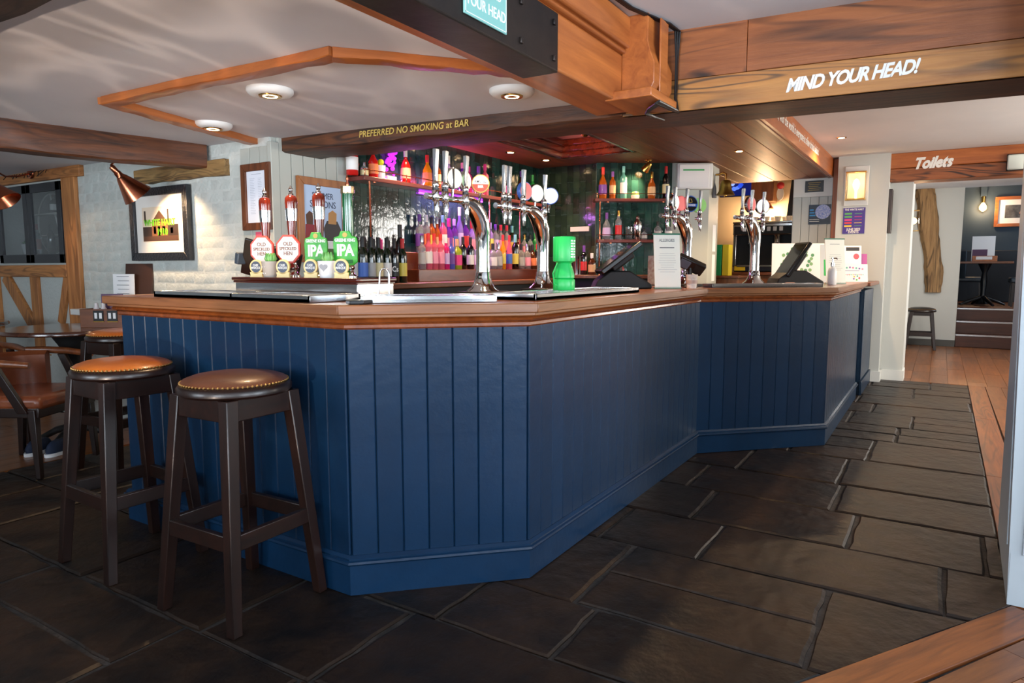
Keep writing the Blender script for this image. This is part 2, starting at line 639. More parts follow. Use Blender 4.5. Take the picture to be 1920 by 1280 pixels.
def planks(region, p0, ang, nw, nl, pw, pl, m, seed, name='floor_plank', top=0.0):
    """boards laid from p0: length along ang, clipped to a convex region"""
    Rr = random.Random(seed)
    d = Vector((math.cos(ang), math.sin(ang))); n = Vector((-d.y, d.x))
    for i in range(nw):
        s = -Rr.uniform(0, pl)
        for k in range(nl):
            L = pl * Rr.uniform(.75, 1.25)
            g = .0012
            c = [Vector(p0) + d * (s + g) + n * (i * pw + g), Vector(p0) + d * (s + L - g) + n * (i * pw + g),
                 Vector(p0) + d * (s + L - g) + n * ((i + 1) * pw - g), Vector(p0) + d * (s + g) + n * ((i + 1) * pw - g)]
            s += L
            poly = clip([(q.x, q.y) for q in c], region)
            if len(poly) < 3 or parea(poly) < .004:
                continue
            o = Vector((sum(q[0] for q in poly) / len(poly), sum(q[1] for q in poly) / len(poly)))
            loc = [((q[0] - o.x) * d.x + (q[1] - o.y) * d.y, (q[0] - o.x) * n.x + (q[1] - o.y) * n.y) for q in poly]
            zt = top + Rr.uniform(-.0012, 0)
            MB().prism(loc, -.02, 0).build(name, m, floor, smooth=0,
                                           M=Matrix.Translation((o.x, o.y, zt)) @ Matrix.Rotation(ang, 4, 'Z'))


DIAG = math.atan2(.56, -.89)
# oak border between the flags and the boards
for a, b, k in (((2.92, -.28), (-1.2, 2.33), 2), ((8.35, -.30), (2.93, -.28), 3)):
    Mx, L = run(a, b)
    for i in range(k):
        MB().box(L * i / k + .001, .004, -.02, L * (i + 1) / k - .001, .145, .001).build('oak_border_board', M_oak, floor, bevel=.002,
                                                                                   M=Mx @ Matrix.Translation((0, 0, 0)))
planks([(-1.0, -1.4), (2.9, -1.4), (2.9, -.44), (2.85, -.41), (-1.0, 2.03)], (3.2, -.62), DIAG, 14, 8, .13, .95, M_plank, 3)
planks([(2.9, -2.3), (8.35, -2.3), (8.35, -.45), (2.9, -.45)], (2.9, -1.7), 0, 9, 10, .14, 1.1, M_plank, 4)
planks([(8.352, -2.3), (12.4, -2.3), (12.4, .6), (8.352, .6)], (8.36, -2.0), 0, 16, 11, .17, .8, M_plank, 5)
planks([(.6, 4.655), (2.78, 4.655), (2.78, 7.6), (.6, 7.6)], (.6, 4.66), 0, 22, 5, .135, 1.2, M_plank, 6)

# ---- ceilings
slab('ceiling_low', -2.5, 1.30, 1.98, 3.05, 7.6, 2.10, M_ceil)
slab('ceiling_front', -2.5, -3.5, 2.25, 3.4, 1.30, 2.34, M_ceil)
slab('ceiling_rear', 3.4, -2.5, 2.37, 8.6, 1.06, 2.45, M_ceil)
slab('ceiling_passage', 8.55, -2.5, 2.4, 12.5, .75, 2.5, M_ceil)
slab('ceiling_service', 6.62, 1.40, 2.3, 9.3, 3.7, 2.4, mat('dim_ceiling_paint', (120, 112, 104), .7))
slab('ceiling_upper_room', 12.4, -3.2, 2.75, 16.4, 1.2, 2.85, M_ceil)


# ---- outer walls with real windows behind and beside the photographer
def wall_with_windows(name, axis, c, t, u0, u1, h, holes):
    """plain wall on a constant-axis plane with rectangular holes (a,b,z0,z1)"""
    mb = MB()
    def add(a, b, z0, z1):
        if b - a < .005 or z1 - z0 < .005:
            return
        if axis == 'X':
            mb.box(c, a, z0, c + t, b, z1)
        else:
            mb.box(a, c, z0, b, c + t, z1)
    u = u0
    for a, b, z0, z1 in holes:
        add(u, a, 0, h); add(a, b, 0, z0); add(a, b, z1, h)
        u = b
    add(u, u1, 0, h)
    return struct(mb.build(name, M_greywall, smooth=0))


RW = [(-2.65, -1.15, .85, 1.85), (-.25, 1.25, .85, 1.85), (2.65, 4.15, .85, 1.85)]
SW = [(-1.05, .45, .85, 1.95), (1.45, 2.95, .85, 1.95)]
PW = [(5.2, 7.2, .9, 2.0)]
wall_with_windows('wall_rear', 'X', -2.62, .12, -3.5, 7.6, 2.3, RW)
wall_with_windows('wall_side', 'Y', -3.62, .12, -2.6, 3.4, 2.3, SW)
wall_with_windows('wall_passage', 'Y', -2.52, .12, 3.2, 8.5, 2.42, PW)
slab('wall_far_left', -2.6, 7.55, 0, 3.4, 7.7, 2.05, M_greywall)
k = 0
for holes, ax, c in ((RW, 'X', -2.56), (SW, 'Y', -3.56), (PW, 'Y', -2.46)):
    for a, b, z0, z1 in holes:
        k += 1
        mb = MB()
        for u in (a, (a + b) / 2 - .02, b - .04):
            mb.box(c - .02, u, z0, c + .02, u + .04, z1) if ax == 'X' else mb.box(u, c - .02, z0, u + .04, c + .02, z1)
        for z in (z0, (z0 + z1) / 2 - .02, z1 - .04):
            mb.box(c - .02, a, z, c + .02, b, z + .04) if ax == 'X' else mb.box(a, c - .02, z, b, c + .02, z + .04)
        struct(mb.build('window_%d' % k, M_white, smooth=0))

# ---- left wall of painted brick, with the cupboard niche
NY0, NY1, NZ0, NZ1 = 5.95, 7.08, 1.24, 1.885
mb = MB()
mb.box(2.786, 3.46, 0, 3.10, NY0, 2.0).box(2.786, NY1, 0, 3.10, 7.56, 2.0)
mb.box(2.786, NY0, 0, 3.10, NY1, NZ0).box(2.786, NY0, NZ1, 3.10, NY1, 2.0).box(3.02, NY0, NZ0, 3.10, NY1, NZ1)
wall_left = struct(mb.build('wall_left', M_mortar, smooth=0))
R = random.Random(5)
bm_ = [MB() for _ in range(4)]
bricks = []
for q in range(4):
    mb = MB()
    L, H = .212, .066
    j = lambda: R.uniform(-.004, .004)
    v = [(.001, -L / 2 + j(), -H / 2 + j()), (0, L / 2 + j(), -H / 2 + j()), (0, L / 2 + j(), H / 2 + j()), (0, -L / 2 + j(), H / 2 + j())]
    v += [(-.0022 + j() * .25, p[1] * .95 + j() * .5, p[2] * .86 + j() * .5) for p in v]
    mb.add(v, [(4, 7, 6, 5), (0, 4, 5, 1), (1, 5, 6, 2), (2, 6, 7, 3), (3, 7, 4, 0)])
    me = bpy.data.meshes.new('brick')
    me.from_pydata(mb.v, [], mb.f)
    me.polygons.foreach_set('use_smooth', [True] * 5)
    me.materials.append(M_brickpaint)
    bricks.append(me)
row = 0
z = .50
while z < 1.95:
    y = 3.60 + (.112 if row % 2 else 0)
    while y < 5.66:
        o = link('brick', R.choice(bricks), wall_left, loc=(2.787, y + .106, z + .036 + R.uniform(-.004, .004)))
        o.rotation_euler = (R.uniform(-.02, .02), 0, R.uniform(-.015, .015))
        y += .223
    z += .0745
    row += 1

# ---- grey boarded column at the end of the beam (two faces)
wc = struct(MB().box(2.80, 3.455, 0, 3.40, 3.72, 2.2).build('wall_boarded_column', M_greypaint, smooth=0))
for i in range(3):
    MB().box(2.778, 3.455 + i * .09 + .002, .9, 2.799, 3.455 + (i + 1) * .09 - .002, 1.93).build('board', M_greypaint, wc, bevel=.003)
MB().box(2.77, 3.425, .9, 2.83, 3.46, 1.95).build('corner_bead', M_greypaint, wc, bevel=.004)
for i in range(6):
    MB().box(2.83 + i * .094 + .002, 3.43, .9, 2.83 + (i + 1) * .094 - .002, 3.454, 1.98).build('board', M_greypaint, wc, bevel=.003)

# ---- back bar: tiled walls
M_tile = mat('dark_green_glazed_tile', (22, 52, 48), .07, coat=.5, bump=(13, .32), var=(9, (30, 62, 54)), rnd=.55)
M_tile2 = mat('bottle_green_glazed_tile', (32, 46, 36), .08, coat=.5, bump=(13, .25), var=(9, (44, 58, 44)), rnd=.4)
M_grout = mat('tile_grout', (96, 106, 98), .8)
TW, TH = .066, .205
tme = {}
for key, m in (('a', M_tile), ('b', M_tile2)):
    t = MB().cbox((0, 0, 0), (TW - .003, TH - .003, .008))
    me = bpy.data.meshes.new('tile')
    me.from_pydata(t.v, [], t.f)
    me.materials.append(m)
    tme[key] = me


def tiled(name, p0, p1, z0, z1, key, thick=.1):
    """wall from p0 to p1 (left to right as seen), faced with upright tiles in half bond"""
    Mx, L = run(p0, p1)
    w = struct(MB().box(0, 0, 0, L, thick, 2.4).build(name, M_grout, smooth=0, M=Mx))
    n = int(L / TW + .999)
    for i in range(n):
        zz = z0 - (TH / 2 if i % 2 else 0)
        while zz < z1:
            a, b = max(zz, z0), min(zz + TH, z1)
            x0, x1 = i * TW, min((i + 1) * TW, L)
            if b - a > .02 and x1 - x0 > .02:
                o = link('tile', tme[key], w, M=frame(((x0 + x1) / 2, -.003, (a + b) / 2), (1, 0, 0)) @ Matrix.Diagonal(((x1 - x0) / TW, (b - a) / TH, 1, 1)))
            zz += TH
    return w


tiled('wall_bar_side', (3.40, 3.455), (6.02, 3.455), 1.18, 2.2, 'a')
tiled('wall_bar_back', (6.02, 3.455), (6.02, 2.80), 1.10, 2.2, 'b')
tiled('wall_bar_facet', (5.98, 2.80), (6.37, 2.20), 1.10, 2.2, 'a')
# grey column between the back bar and the coffee station
struct(MB().prism([(6.37, 2.20), (6.56, 1.90), (6.99, 1.93), (6.9, 2.5), (6.5, 2.6)], 0, 2.2).build('wall_bar_column', M_greypaint, smooth=0))
# coffee station shell
slab('wall_service_back', 9.2, 1.42, 0, 9.3, 3.7, 2.35, mat('warm_cream_wall', (196, 176, 146), .6))
slab('wall_service_side', 6.1, 3.56, 0, 9.3, 3.66, 2.35, mat('warm_cream_wall', (196, 176, 146), .6))
# pale boarded wall with the plaque
wp = slab('wall_boarded_end', 8.32, 1.00, 0, 8.42, 1.46, 2.4, M_greywall)
for i in range(5):
    MB().box(8.30, 1.005 + i * .09 + .002, .8, 8.319, 1.005 + (i + 1) * .09 - .002, 2.05).build('board', M_greywall, wp, bevel=.003)
MB().box(8.27, 1.02, 1.98, 8.30, 1.45, 2.25).build('header_panel', M_white, wp, bevel=.004)
slab('wall_service_return', 8.42, 1.36, 0, 9.25, 1.46, 2.4, M_greywall)
# wall of the lantern and the stepped jamb of the passage
slab('wall_lantern', 8.12, .50, 0, 8.9, .985, 2.45, M_greywall)
jm = slab('wall_jamb', 8.33, .29, 0, 8.9, .50, 2.12, M_greywall)
slab('baseboard_jamb', 8.31, .275, 0, 8.6, .50, .11, M_white)
slab('baseboard_lantern', 8.10, .485, 0, 8.33, .6, .11, M_white)
slab('wall_passage_left', 8.9, .46, 0, 12.45, .60, 2.45, M_greywall)
wf = slab('wall_passage_end', 12.40, -.24, 0, 12.6, .60, 2.45, M_greywall)
slab('baseboard_passage_end', 12.38, -.24, 0, 12.40, .46, .1, mat('dark_grey_skirting', (78, 78, 76), .5))
slab('wall_passage_right', 8.4, -2.6, 0, 8.7, -1.35, 2.45, M_greywall)
wall_with_windows('wall_passage_outer', 'Y', -1.85, .10, 8.6, 12.6, 2.45, [(8.95, 10.45, 1.2, 2.1)])
# upper room
slab('floor_upper_room', 12.92, -3.0, .0, 16.4, .6, .57, wood('upper_floor_wood', (110, 62, 40), (70, 38, 24), 0, 1, .4))
slab('wall_upper_room_back', 16.0, -3.2, 0, 16.2, 1.2, 2.8, M_bluedark)
slab('wall_upper_room_side', 12.6, -.10, .57, 16.2, .05, 2.8, M_bluedark)
slab('wall_upper_room_right', 12.6, -3.1, .57, 16.2, -3.0, 2.8, M_bluedark)

# ---- right-hand pillar (old and leaning a little)
py = -.268
v = []
for z, dy in ((0, 0), (2.26, .055)):
    v += [(2.925, py + dy, z), (2.925, -3.5, z), (3.35, -3.5, z), (3.35, -1.1, z), (3.72, -1.1, z), (3.72, py - .02 - dy * .3, z)]
n = 6
pil = struct(MB().add(v, [tuple(range(6)), tuple(range(11, 5, -1))] + [(i, i + 6, (i + 1) % 6 + 6, (i + 1) % 6) for i in range(6)]).build('wall_pillar', mat('pale_blue_grey_paint', (186, 196, 202), .45, bump=(14, .06)), smooth=0))
mb = MB()
sweep(mb, [(3.72, py - .02), (2.922, py), (2.922, -3.4)][::-1], [(0, 0), (.022, 0), (.022, .13), (.012, .15), (.012, .175), (0, .19)][::-1])
bb = struct(mb.build('baseboard_pillar', mat('pale_blue_grey_paint', (186, 196, 202), .45)))
for yy, w in ((-.30, .012), (-.345, .012)):
    MB().box(2.915, yy - w, .19, 2.925, yy, 2.2).build('panel_bead', MATS['pale_blue_grey_paint'], pil, bevel=.003)
for xx in (3.02,):
    MB().taper((xx, py - .002, .19), (xx, py + .042, 2.2), (.014, .016), (.014, .016)).build('panel_bead', MATS['pale_blue_grey_paint'], pil)


# ================================================================== BEAMS AND CANOPY
def beam_x(y):
    return 2.837 + (3.596 - y) * .0955


# long beam lettered over the bar (left half)
p0, p1 = (beam_x(3.74) + .165, 3.74), (beam_x(1.30) + .165, 1.30)
Mx, L = run(p0, p1, 1.9)
t = thing('ceiling_beam', 'dark rough ceiling beam above the bar with gold no smoking lettering', 'beam')
t.matrix_local = Mx
hewn(L, .33, .12, .006, 3, 24).build('timber', M_beamdark, t, smooth=30)
text('lettering', 'PREFERRED NO SMOKING at BAR', .050, M_gold, t, M=frame((1.25, -.1705, .048), (1, 0, 0)), shear=.15, bold=.0004, gap=1.02, width=.95)
MB().ball((.03, -.172, .05), .028).build('iron_stud', M_blackm, t)

# boxed beam lettered MIND YOUR HEAD (right half)
p0, p1 = (beam_x(1.30), 1.30), (beam_x(-3.4), -3.4)
Mx, L = run(p0, p1, 1.9)
t = thing('boxed_ceiling_beam', 'boxed plank beam across the right with white mind your head lettering', 'beam')
t.matrix_local = Mx
MB().box(0, .02, .008, L, .33, .36).build('core', M_beamdark, t, smooth=0)
MB().box(0, 0, 0, L, .345, .012).build('soffit_board', M_beamdark, t, bevel=.003)
MB().box(0, -.004, .0, 3.1, .022, .135).build('lower_plank', M_ochre, t, bevel=.002)
MB().box(.0, -.002, .137, .545, .022, .352).build('upper_plank', M_fig, t, bevel=.002)
MB().box(.547, -.003, .137, 3.1, .022, .352).build('upper_plank', M_fig, t, bevel=.002)
text('lettering', 'MIND YOUR HEAD!', .074, M_wpaint, t, M=frame((.945, -.005, .066), (1, .0, .045)), shear=.36, bold=.0026, gap=.90, width=.80)

# beam with the steel plate and the duck sign
t = thing('ceiling_beam', 'orange wooden beam with dark steel plate running from above the camera', 'beam', (0, 0, 0))
mb = MB()
mb.box(-2.4, 1.20, 1.90, 2.98, 1.40, 2.10)
mb.build('timber', M_orange, t, bevel=.008)
mb = MB()
for (y0, z0, z1) in ((1.165, 2.12, 2.25), (1.18, 2.10, 2.12)):
    mb.box(-2.4, y0, z0, 2.86, 1.36, z1)
mb.build('cornice_board', M_orange, t, bevel=.012)
mb = MB()
mb.box(-2.4, 1.186, 1.888, 2.205, 1.198, 2.085)
mb.box(-2.4, 1.186, 1.884, 2.205, 1.33, 1.892)
pl = mb.build('steel_plate', M_iron, t, bevel=.004)
for xx in (.9, 1.25, 1.95, 2.17):
    for zz in (1.925, 2.045):
        MB().box(xx - .008, 1.178, zz - .01, xx + .008, 1.188, zz + .01).build('bolt', M_iron, pl, bevel=.003)
sg = thing('hanging_sign', 'small teal plaque on the steel beam plate warning to duck', 'sign', (1.745, 1.1845, 2.02))
M_teal = mat('teal_sign_enamel', (124, 178, 172), .35)
MB().box(-.112, -.006, -.105, .112, 0, .115).build('plate', M_teal, sg, bevel=.002)
for s, z, h in (('DUCK', .052, .072), ('PLEASE MIND', -.012, .031), ('YOUR HEAD', -.062, .044)):
    text('lettering', s, h, M_wpaint, sg, M=frame((0, -.0065, z), (1, 0, 0)), bold=.0004, width=.86 if h > .06 else .84)
mb = MB()
for a in ((-.107, -.1, .107, -.098), (-.107, .108, .107, .11)):
    mb.box(a[0], -.0072, a[1], a[2], -.0062, a[3])
mb.box(-.107, -.0072, -.1, -.105, -.0062, .11).box(.105, -.0072, -.1, .107, -.0062, .11)
mb.build('border_line', M_wpaint, sg, smooth=0)

# bracket where the beams meet, and its cables
t = thing('beam_bracket', 'curved orange wooden bracket boxed in where two beams meet', 'bracket')
prof = [(1.20, 1.93), (1.075, 1.93), (1.055, 1.97), (1.055, 2.05), (1.075, 2.10), (1.085, 2.14), (1.085, 2.25), (1.20, 2.25)]
mb = MB()
v = [(xx, p[0], p[1]) for xx in (2.80, 3.02) for p in prof]
nn = len(prof)
mb.add(v, [tuple(range(nn)), tuple(range(2 * nn - 1, nn - 1, -1))] + [(i, i + nn, (i + 1) % nn + nn, (i + 1) % nn) for i in range(nn)])
mb.build('cheek', M_orange, t, bevel=.003)
MB().box(2.72, 1.035, 1.895, 3.035, 1.24, 1.932).build('base_ledge', M_orange, t, bevel=.004)
MB().box(2.86, 1.05, 1.94, 2.95, 1.058, 2.24).build('face_strip', M_orange, t, bevel=.003)
c = thing('cable_run', 'bundle of black cables running down beside the wooden bracket', 'cable')
for k in range(3):
    d = .008 * k
    MB().tube([(2.2, 1.16 - d, 2.243), (2.7, 1.13 - d, 2.242), (2.95, 1.06 - d, 2.24), (3.035 + d, 1.05 - d, 2.235), (3.045 + d, 1.045, 2.12), (3.04 + d, 1.045, 1.95), (3.03 + d, 1.03, 1.893 - d / 2), (2.80, 1.03 + d, 1.888 - d / 2)], .005, 6).build('cable', M_black, c)
for k in range(5):
    MB().tube([(2.80 + k * .01, 1.03, 1.888), (2.90 + .02 * k, 1.12 + .01 * k, 1.884), (3.05 + .03 * k, 1.18 - .01 * k, 1.889)], .004, 5).build('cable', M_black, c)

# left beam, short wall timber, beam at the upper left corner
Mx, L = run((2.77, 4.10), (-2.4, 5.06), 1.83)
t = thing('ceiling_beam', 'dark brown ceiling beam ending on the white brick wall', 'beam')
t.matrix_local = Mx
hewn(L, .17, .165, .008, 8, 30).build('timber', M_beam, t, smooth=30)
Mx, L = run((2.775, 4.86), (2.775, 3.84), 1.782)
t = thing('wall_timber', 'short pale worm eaten timber set in the brick wall', 'timber')
t.matrix_local = Mx
hewn(L, .05, .098, .004, 9, 12).build('timber', wood('pale_worn_timber', (170, 136, 84), (104, 76, 44), 0, 1.3, .7, figure=.8, char=(48, 38, 28), bump=.9), t, smooth=30)
Mx, L = run((.79, 1.4), (.79, 7.5), 1.85)
t = thing('ceiling_beam', 'near black ceiling beam at the upper left corner', 'beam')
t.matrix_local = Mx
hewn(L, .20, .135, .008, 10, 20).build('timber', wood('smoke_black_beam_wood', (46, 29, 18), (16, 10, 8), 0, 1, .6, figure=.6, char=(10, 8, 7), bump=.8), t, smooth=30)

# ceiling batten repeating the outline of the bar
t = thing('ceiling_batten', 'thin orange wooden batten on the low ceiling tracing the bar outline', 'batten')
bp_ = [(2.80, 3.60), (1.77, 3.31), (1.82, 1.90), (2.45, 1.36)]
for a, b in zip(bp_, bp_[1:]):
    Mx, L = run(a, b, 1.945)
    hewn(L + .02, .07, .036, .0035, int(a[0] * 100), 16).build('batten_length', M_orange, t, smooth=30, M=Mx)

# ---- boarded canopy over the bar
CZ = 2.18
t = thing('bar_canopy', 'dark stained boarded wooden canopy hanging over the bar', 'canopy')
MB().box(3.20, 1.06, 2.205, 8.30, 2.25, 2.46).build('core', M_soffit, t, smooth=0)
for i in range(6):
    y0 = 1.075 + i * .196
    MB().box(0, 0, 0, 4.95, .192, .024).build('soffit_board', M_soffit, t, bevel=.003, loc=(3.34, y0, CZ))
MB().box(3.25, 1.045, CZ - .004, 8.27, 1.075, 2.372).build('fascia', M_orange, t, bevel=.003)
MB().box(3.25, 1.075, CZ - .008, 8.27, 1.10, CZ + .004).build('edge_bead', M_medwood, t, bevel=.003)
text('lettering', 'The problem, with the world is everyone is a few drinks behind', .100, M_wpaint, t, M=frame((5.95, 1.0435, 2.285), (1, 0, 0)), shear=.2, bold=.0012, width=.92)
for nm, q in (('soffit_panel', (3.20, 3.0, 6.05, 3.46)), ('soffit_panel', (5.62, 2.25, 6.62, 3.0))):
    MB().box(q[0], q[1], CZ + .0, q[2], q[3], CZ + .05).build(nm, M_soffit, t, bevel=.004)
for k, (d, z) in enumerate(((0, 0), (.02, .05), (.04, .10))):
    mb = MB()
    mb.box(3.2, 3.0 - d - .05, CZ + z, 5.62 - d, 3.0 - d, CZ + z + .06)
    mb.box(5.62 - d - .05, 2.25 + d, CZ + z, 5.62 - d, 3.0 - d, CZ + z + .06)
    mb.box(3.2, 2.25 + d, CZ + z, 5.62 - d, 2.25 + d + .05, CZ + z + .06)
    mb.build('recess_moulding', M_mahog, t, bevel=.014)
MB().box(3.2, 2.2, CZ + .16, 5.7, 3.05, CZ + .2).build('recess_ceiling', mat('pink_ceiling_paint', (214, 140, 160), .7), t, smooth=0)
# post at the end of the canopy
t = thing('canopy_post', 'slim orange wooden post between plaque wall and lantern', 'post')
MB().box(8.205, .987, 1.07, 8.265, 1.042, 2.365).build('post', wood('orange_post_wood', (176, 98, 44), (120, 60, 26), 2, .8, .42), t, bevel=.004)
# beam over the passage
t = thing('door_beam', 'orange wooden beam over the passage lettered toilets in white', 'beam')
t.matrix_local = run((8.20, .635), (8.20, -2.4), 2.085)[0]
MB().box(0, 0, 0, 3.2, .3, .13).build('lower_timber', M_fig, t, bevel=.006)
MB().box(0, -.008, .132, 3.2, .3, .285).build('upper_timber', M_orange, t, bevel=.006)
text('lettering', 'Toilets', .15, M_wpaint, t, M=frame((.50, -.010, .165), (1, 0, .02)), shear=.38, bold=.007, gap=.98, width=.80)
# the pale twisted timber in the far wall
t = thing('wall_timber', 'tall twisted pale timber set upright in the far grey wall', 'timber')
pts = []
for (u, v_) in ((1733, 352), (1738, 385), (1741, 430), (1747, 470), (1751, 510), (1749, 548)):
    p = onX(u, v_, 12.37)
    pts.append((12.37, p.y, p.z))
mb = MB()
rr = []
vv, ff = [], []
R = random.Random(4)
fine = []
for a, b in zip(pts, pts[1:]):
    for s in range(4):
        fine.append(Vector(a).lerp(Vector(b), s / 4))
fine.append(Vector(pts[-1]))
for i, p in enumerate(fine):
    w = .145 - .035 * i / len(fine) + R.uniform(-.012, .012)
    vv += [(12.385, p.y - w, p.z), (12.33, p.y - w * .7, p.z), (12.32, p.y + w * .6, p.z), (12.385, p.y + w, p.z)]
for i in range(len(fine) - 1):
    ff += [(i * 4 + j, i * 4 + j + 1, i * 4 + j + 5, i * 4 + j + 4) for j in range(3)]
ff += [(0, 1, 2, 3), tuple(range(len(fine) * 4 - 1, len(fine) * 4 - 5, -1))]
mb.add(vv, ff)
mb.build('timber', wood('worm_eaten_timber', (178, 142, 96), (112, 82, 50), 2, 1.0, .7, figure=.9, char=(52, 40, 28), bump=.9), t, smooth=30)

# ================================================================== THE BAR
BASE = [(2.76, 3.40), (1.72, 3.25), (1.72, 1.775), (2.195, 1.29), (4.32, 1.28), (4.985, .605), (7.0, .605), (7.0, 1.20)]
BOARD = offset_path(BASE, -.022)
t = thing('bar_counter', 'long angled bar front of blue painted tongue and groove boards', 'bar')
mb = MB()
sweep(mb, BOARD, [(-.03, 0), (-.002, 0), (-.002, .99), (-.03, .99)][::-1])
mb.build('carcass', M_bluedark, t, smooth=0)
mb = MB()
sweep(mb, BOARD, [(-.60, 0), (-.58, 0), (-.58, .99), (-.60, .99)][::-1])
mb.build('back_panel', M_blackm, t, smooth=0)
bw = .094
me_cache = {}
for a, b in zip(BOARD, BOARD[1:]):
    Mx, L = run(a, b)
    n = max(1, round(L / bw))
    w = L / n
    key = round(w, 4)
    if key not in me_cache:
        q = MB()
        c = .0035
        sec = [(.0008, 0), (.0008, -.008), (.0008 + c, -.012), (w - .0008 - c, -.012), (w - .0008, -.008), (w - .0008, 0)]
        q.prism(sec, 0, .85)
        me = bpy.data.meshes.new('board')
        me.from_pydata(q.v, [], q.f)
        me.materials.append(M_blue)
        me_cache[key] = me
    for i in range(n):
        link('board', me_cache[key], t, M=Mx @ Matrix.Translation((i * w, 0, .14)))
mb = MB()
sweep(mb, BASE, [(-.03, 0), (0, 0), (0, .112), (-.004, .116), (-.03, .116)][::-1])
mb.build('plinth', M_blue, t, smooth=20)
mb = MB()
sweep(mb, BASE, [(-.03, .116), (.010, .116), (.014, .122), (.012, .130), (.004, .134), (.004, .140), (-.006, .150), (-.03, .152)][::-1])
mb.build('plinth_moulding', M_blue, t, smooth=40)
mb = MB()
sweep(mb, BOARD, [(-.03, .982), (.014, .982), (.020, .988), (.018, .998), (.022, 1.003), (.034, 1.008), (.038, 1.016), (.030, 1.024), (-.03, 1.026)][::-1])
mb.build('cornice_moulding', M_mould, t, smooth=40)
# low counter beyond the hatch
t = thing('side_counter', 'short dark blue counter section between hatch and lantern wall', 'counter')
MB().box(7.16, .60, 0, 8.10, 1.0, .99).build('carcass', M_blue, t, smooth=0)
for i in range(10):
    MB().box(7.16 + i * .094 + .001, .588, .14, 7.16 + (i + 1) * .094 - .001, .6, .99).build('board', M_blue, t, bevel=.003)
MB().box(7.15, .575, 0, 8.10, .6, .13).build('plinth', M_blue, t, bevel=.004)
MB().box(7.10, .54, 1.03, 8.11, 1.0, 1.065).build('top', M_medwood, t, bevel=.006)

# bar top: slab with square edge, worn edge board below
t = thing('bar_worktop', 'thick polished brown wooden bar top following the angled bar', 'bar top')
OUT = offset_path(BOARD, .062)
INN = offset_path(BOARD, -.62)
mb = MB()
for i in range(len(OUT) - 1):
    a, b, c, d = OUT[i], OUT[i + 1], INN[i + 1], INN[i]
    v = [(p[0], p[1], z) for z in (1.046, 1.0705) for p in (a, b, c, d)]
    mb.add(v, [(0, 1, 2, 3), (7, 6, 5, 4), (0, 4, 5, 1), (1, 5, 6, 2), (2, 6, 7, 3), (3, 7, 4, 0)])
for i in range(len(OUT) - 1):
    a, b, c, d = OUT[i], OUT[i + 1], INN[i + 1], INN[i]
    Mx, L = run(a, b)
    Mi = Mx.inverted()
    q = [tuple((Mi @ Vector((p[0], p[1], 0)))[:2]) for p in (a, b, c, d)]
    MB().prism(q, 1.046, 1.0705).build('slab', M_top, t, smooth=0, M=Mx)
    Mx, L = run(a, b)
    a2, b2 = offset_path(BOARD, .066)[i], offset_path(BOARD, .066)[i + 1]
    c2, d2 = offset_path(BOARD, .03)[i + 1], offset_path(BOARD, .03)[i]
    q = [tuple((Mi @ Vector((p[0], p[1], 0)))[:2]) for p in (a2, b2, c2, d2)]
    MB().prism(q, 1.036, 1.0715).build('edge_board', M_topedge, t, bevel=.004, M=Mx)
    a2, b2 = offset_path(BOARD, .050)[i], offset_path(BOARD, .050)[i + 1]
    q = [tuple((Mi @ Vector((p[0], p[1], 0)))[:2]) for p in (a2, b2, c2, d2)]
    MB().prism(q, 1.024, 1.037).build('edge_step', M_topedge, t, bevel=.003, M=Mx)


# ================================================================== BAR STOOLS
M_nail = mat('brass_nail', (190, 150, 90), .3, 1)


def stool(name, label, leather, loc, rz, H=.836, group='tall bar stools at the bar'):
    t = thing(name, label, 'stool', loc, rz, group)
    k = H / .80
    for sx in (-1, 1):
        for sy in (-1, 1):
            MB().taper((sx * .188, sy * .188, 0), (sx * .128, sy * .128, .735 * k), .037, .046).build('leg', M_dkwood, t, bevel=.003)
    for s in (-1, 1):
        z = .262 * k
        h = .171
        MB().box(-h, s * h - .011, z, h, s * h + .011, z + .055).build('stretcher', M_dkwoodx, t, bevel=.003)
        MB().box(s * h - .011, -h, z - .0, s * h + .011, h, z + .055).build('stretcher', M_dkwoodx, t, bevel=.003)
        h = .135
        MB().box(-h, s * h - .012, .665 * k, h, s * h + .012, .735 * k).build('apron', M_dkwoodx, t, bevel=.003)
        MB().box(s * h - .012, -h, .665 * k, s * h + .012, h, .735 * k).build('apron', M_dkwoodx, t, bevel=.003)
    z = .735 * k
    MB().lathe([(.155, z), (.182, z), (.190, z + .008), (.191, z + .022), (.184, z + .032), (.174, z + .038), (.10, z + .038)], 40).build('seat_rim', M_dkwoodx, t, smooth=40)
    MB().lathe([(.172, z + .030), (.176, z + .042), (.168, z + .050), (.140, z + .060), (.095, z + .067), (.05, z + .070), (.005, z + .071)], 40).build('cushion', leather, t, smooth=60)
    mb = MB()
    for i in range(72):
        a = 2 * PI * i / 72
        mb.ball((.177 * math.cos(a), .177 * math.sin(a), z + .0395), .0046, 6, 4)
    mb.build('nailhead_trim', M_nail, t)
    return t


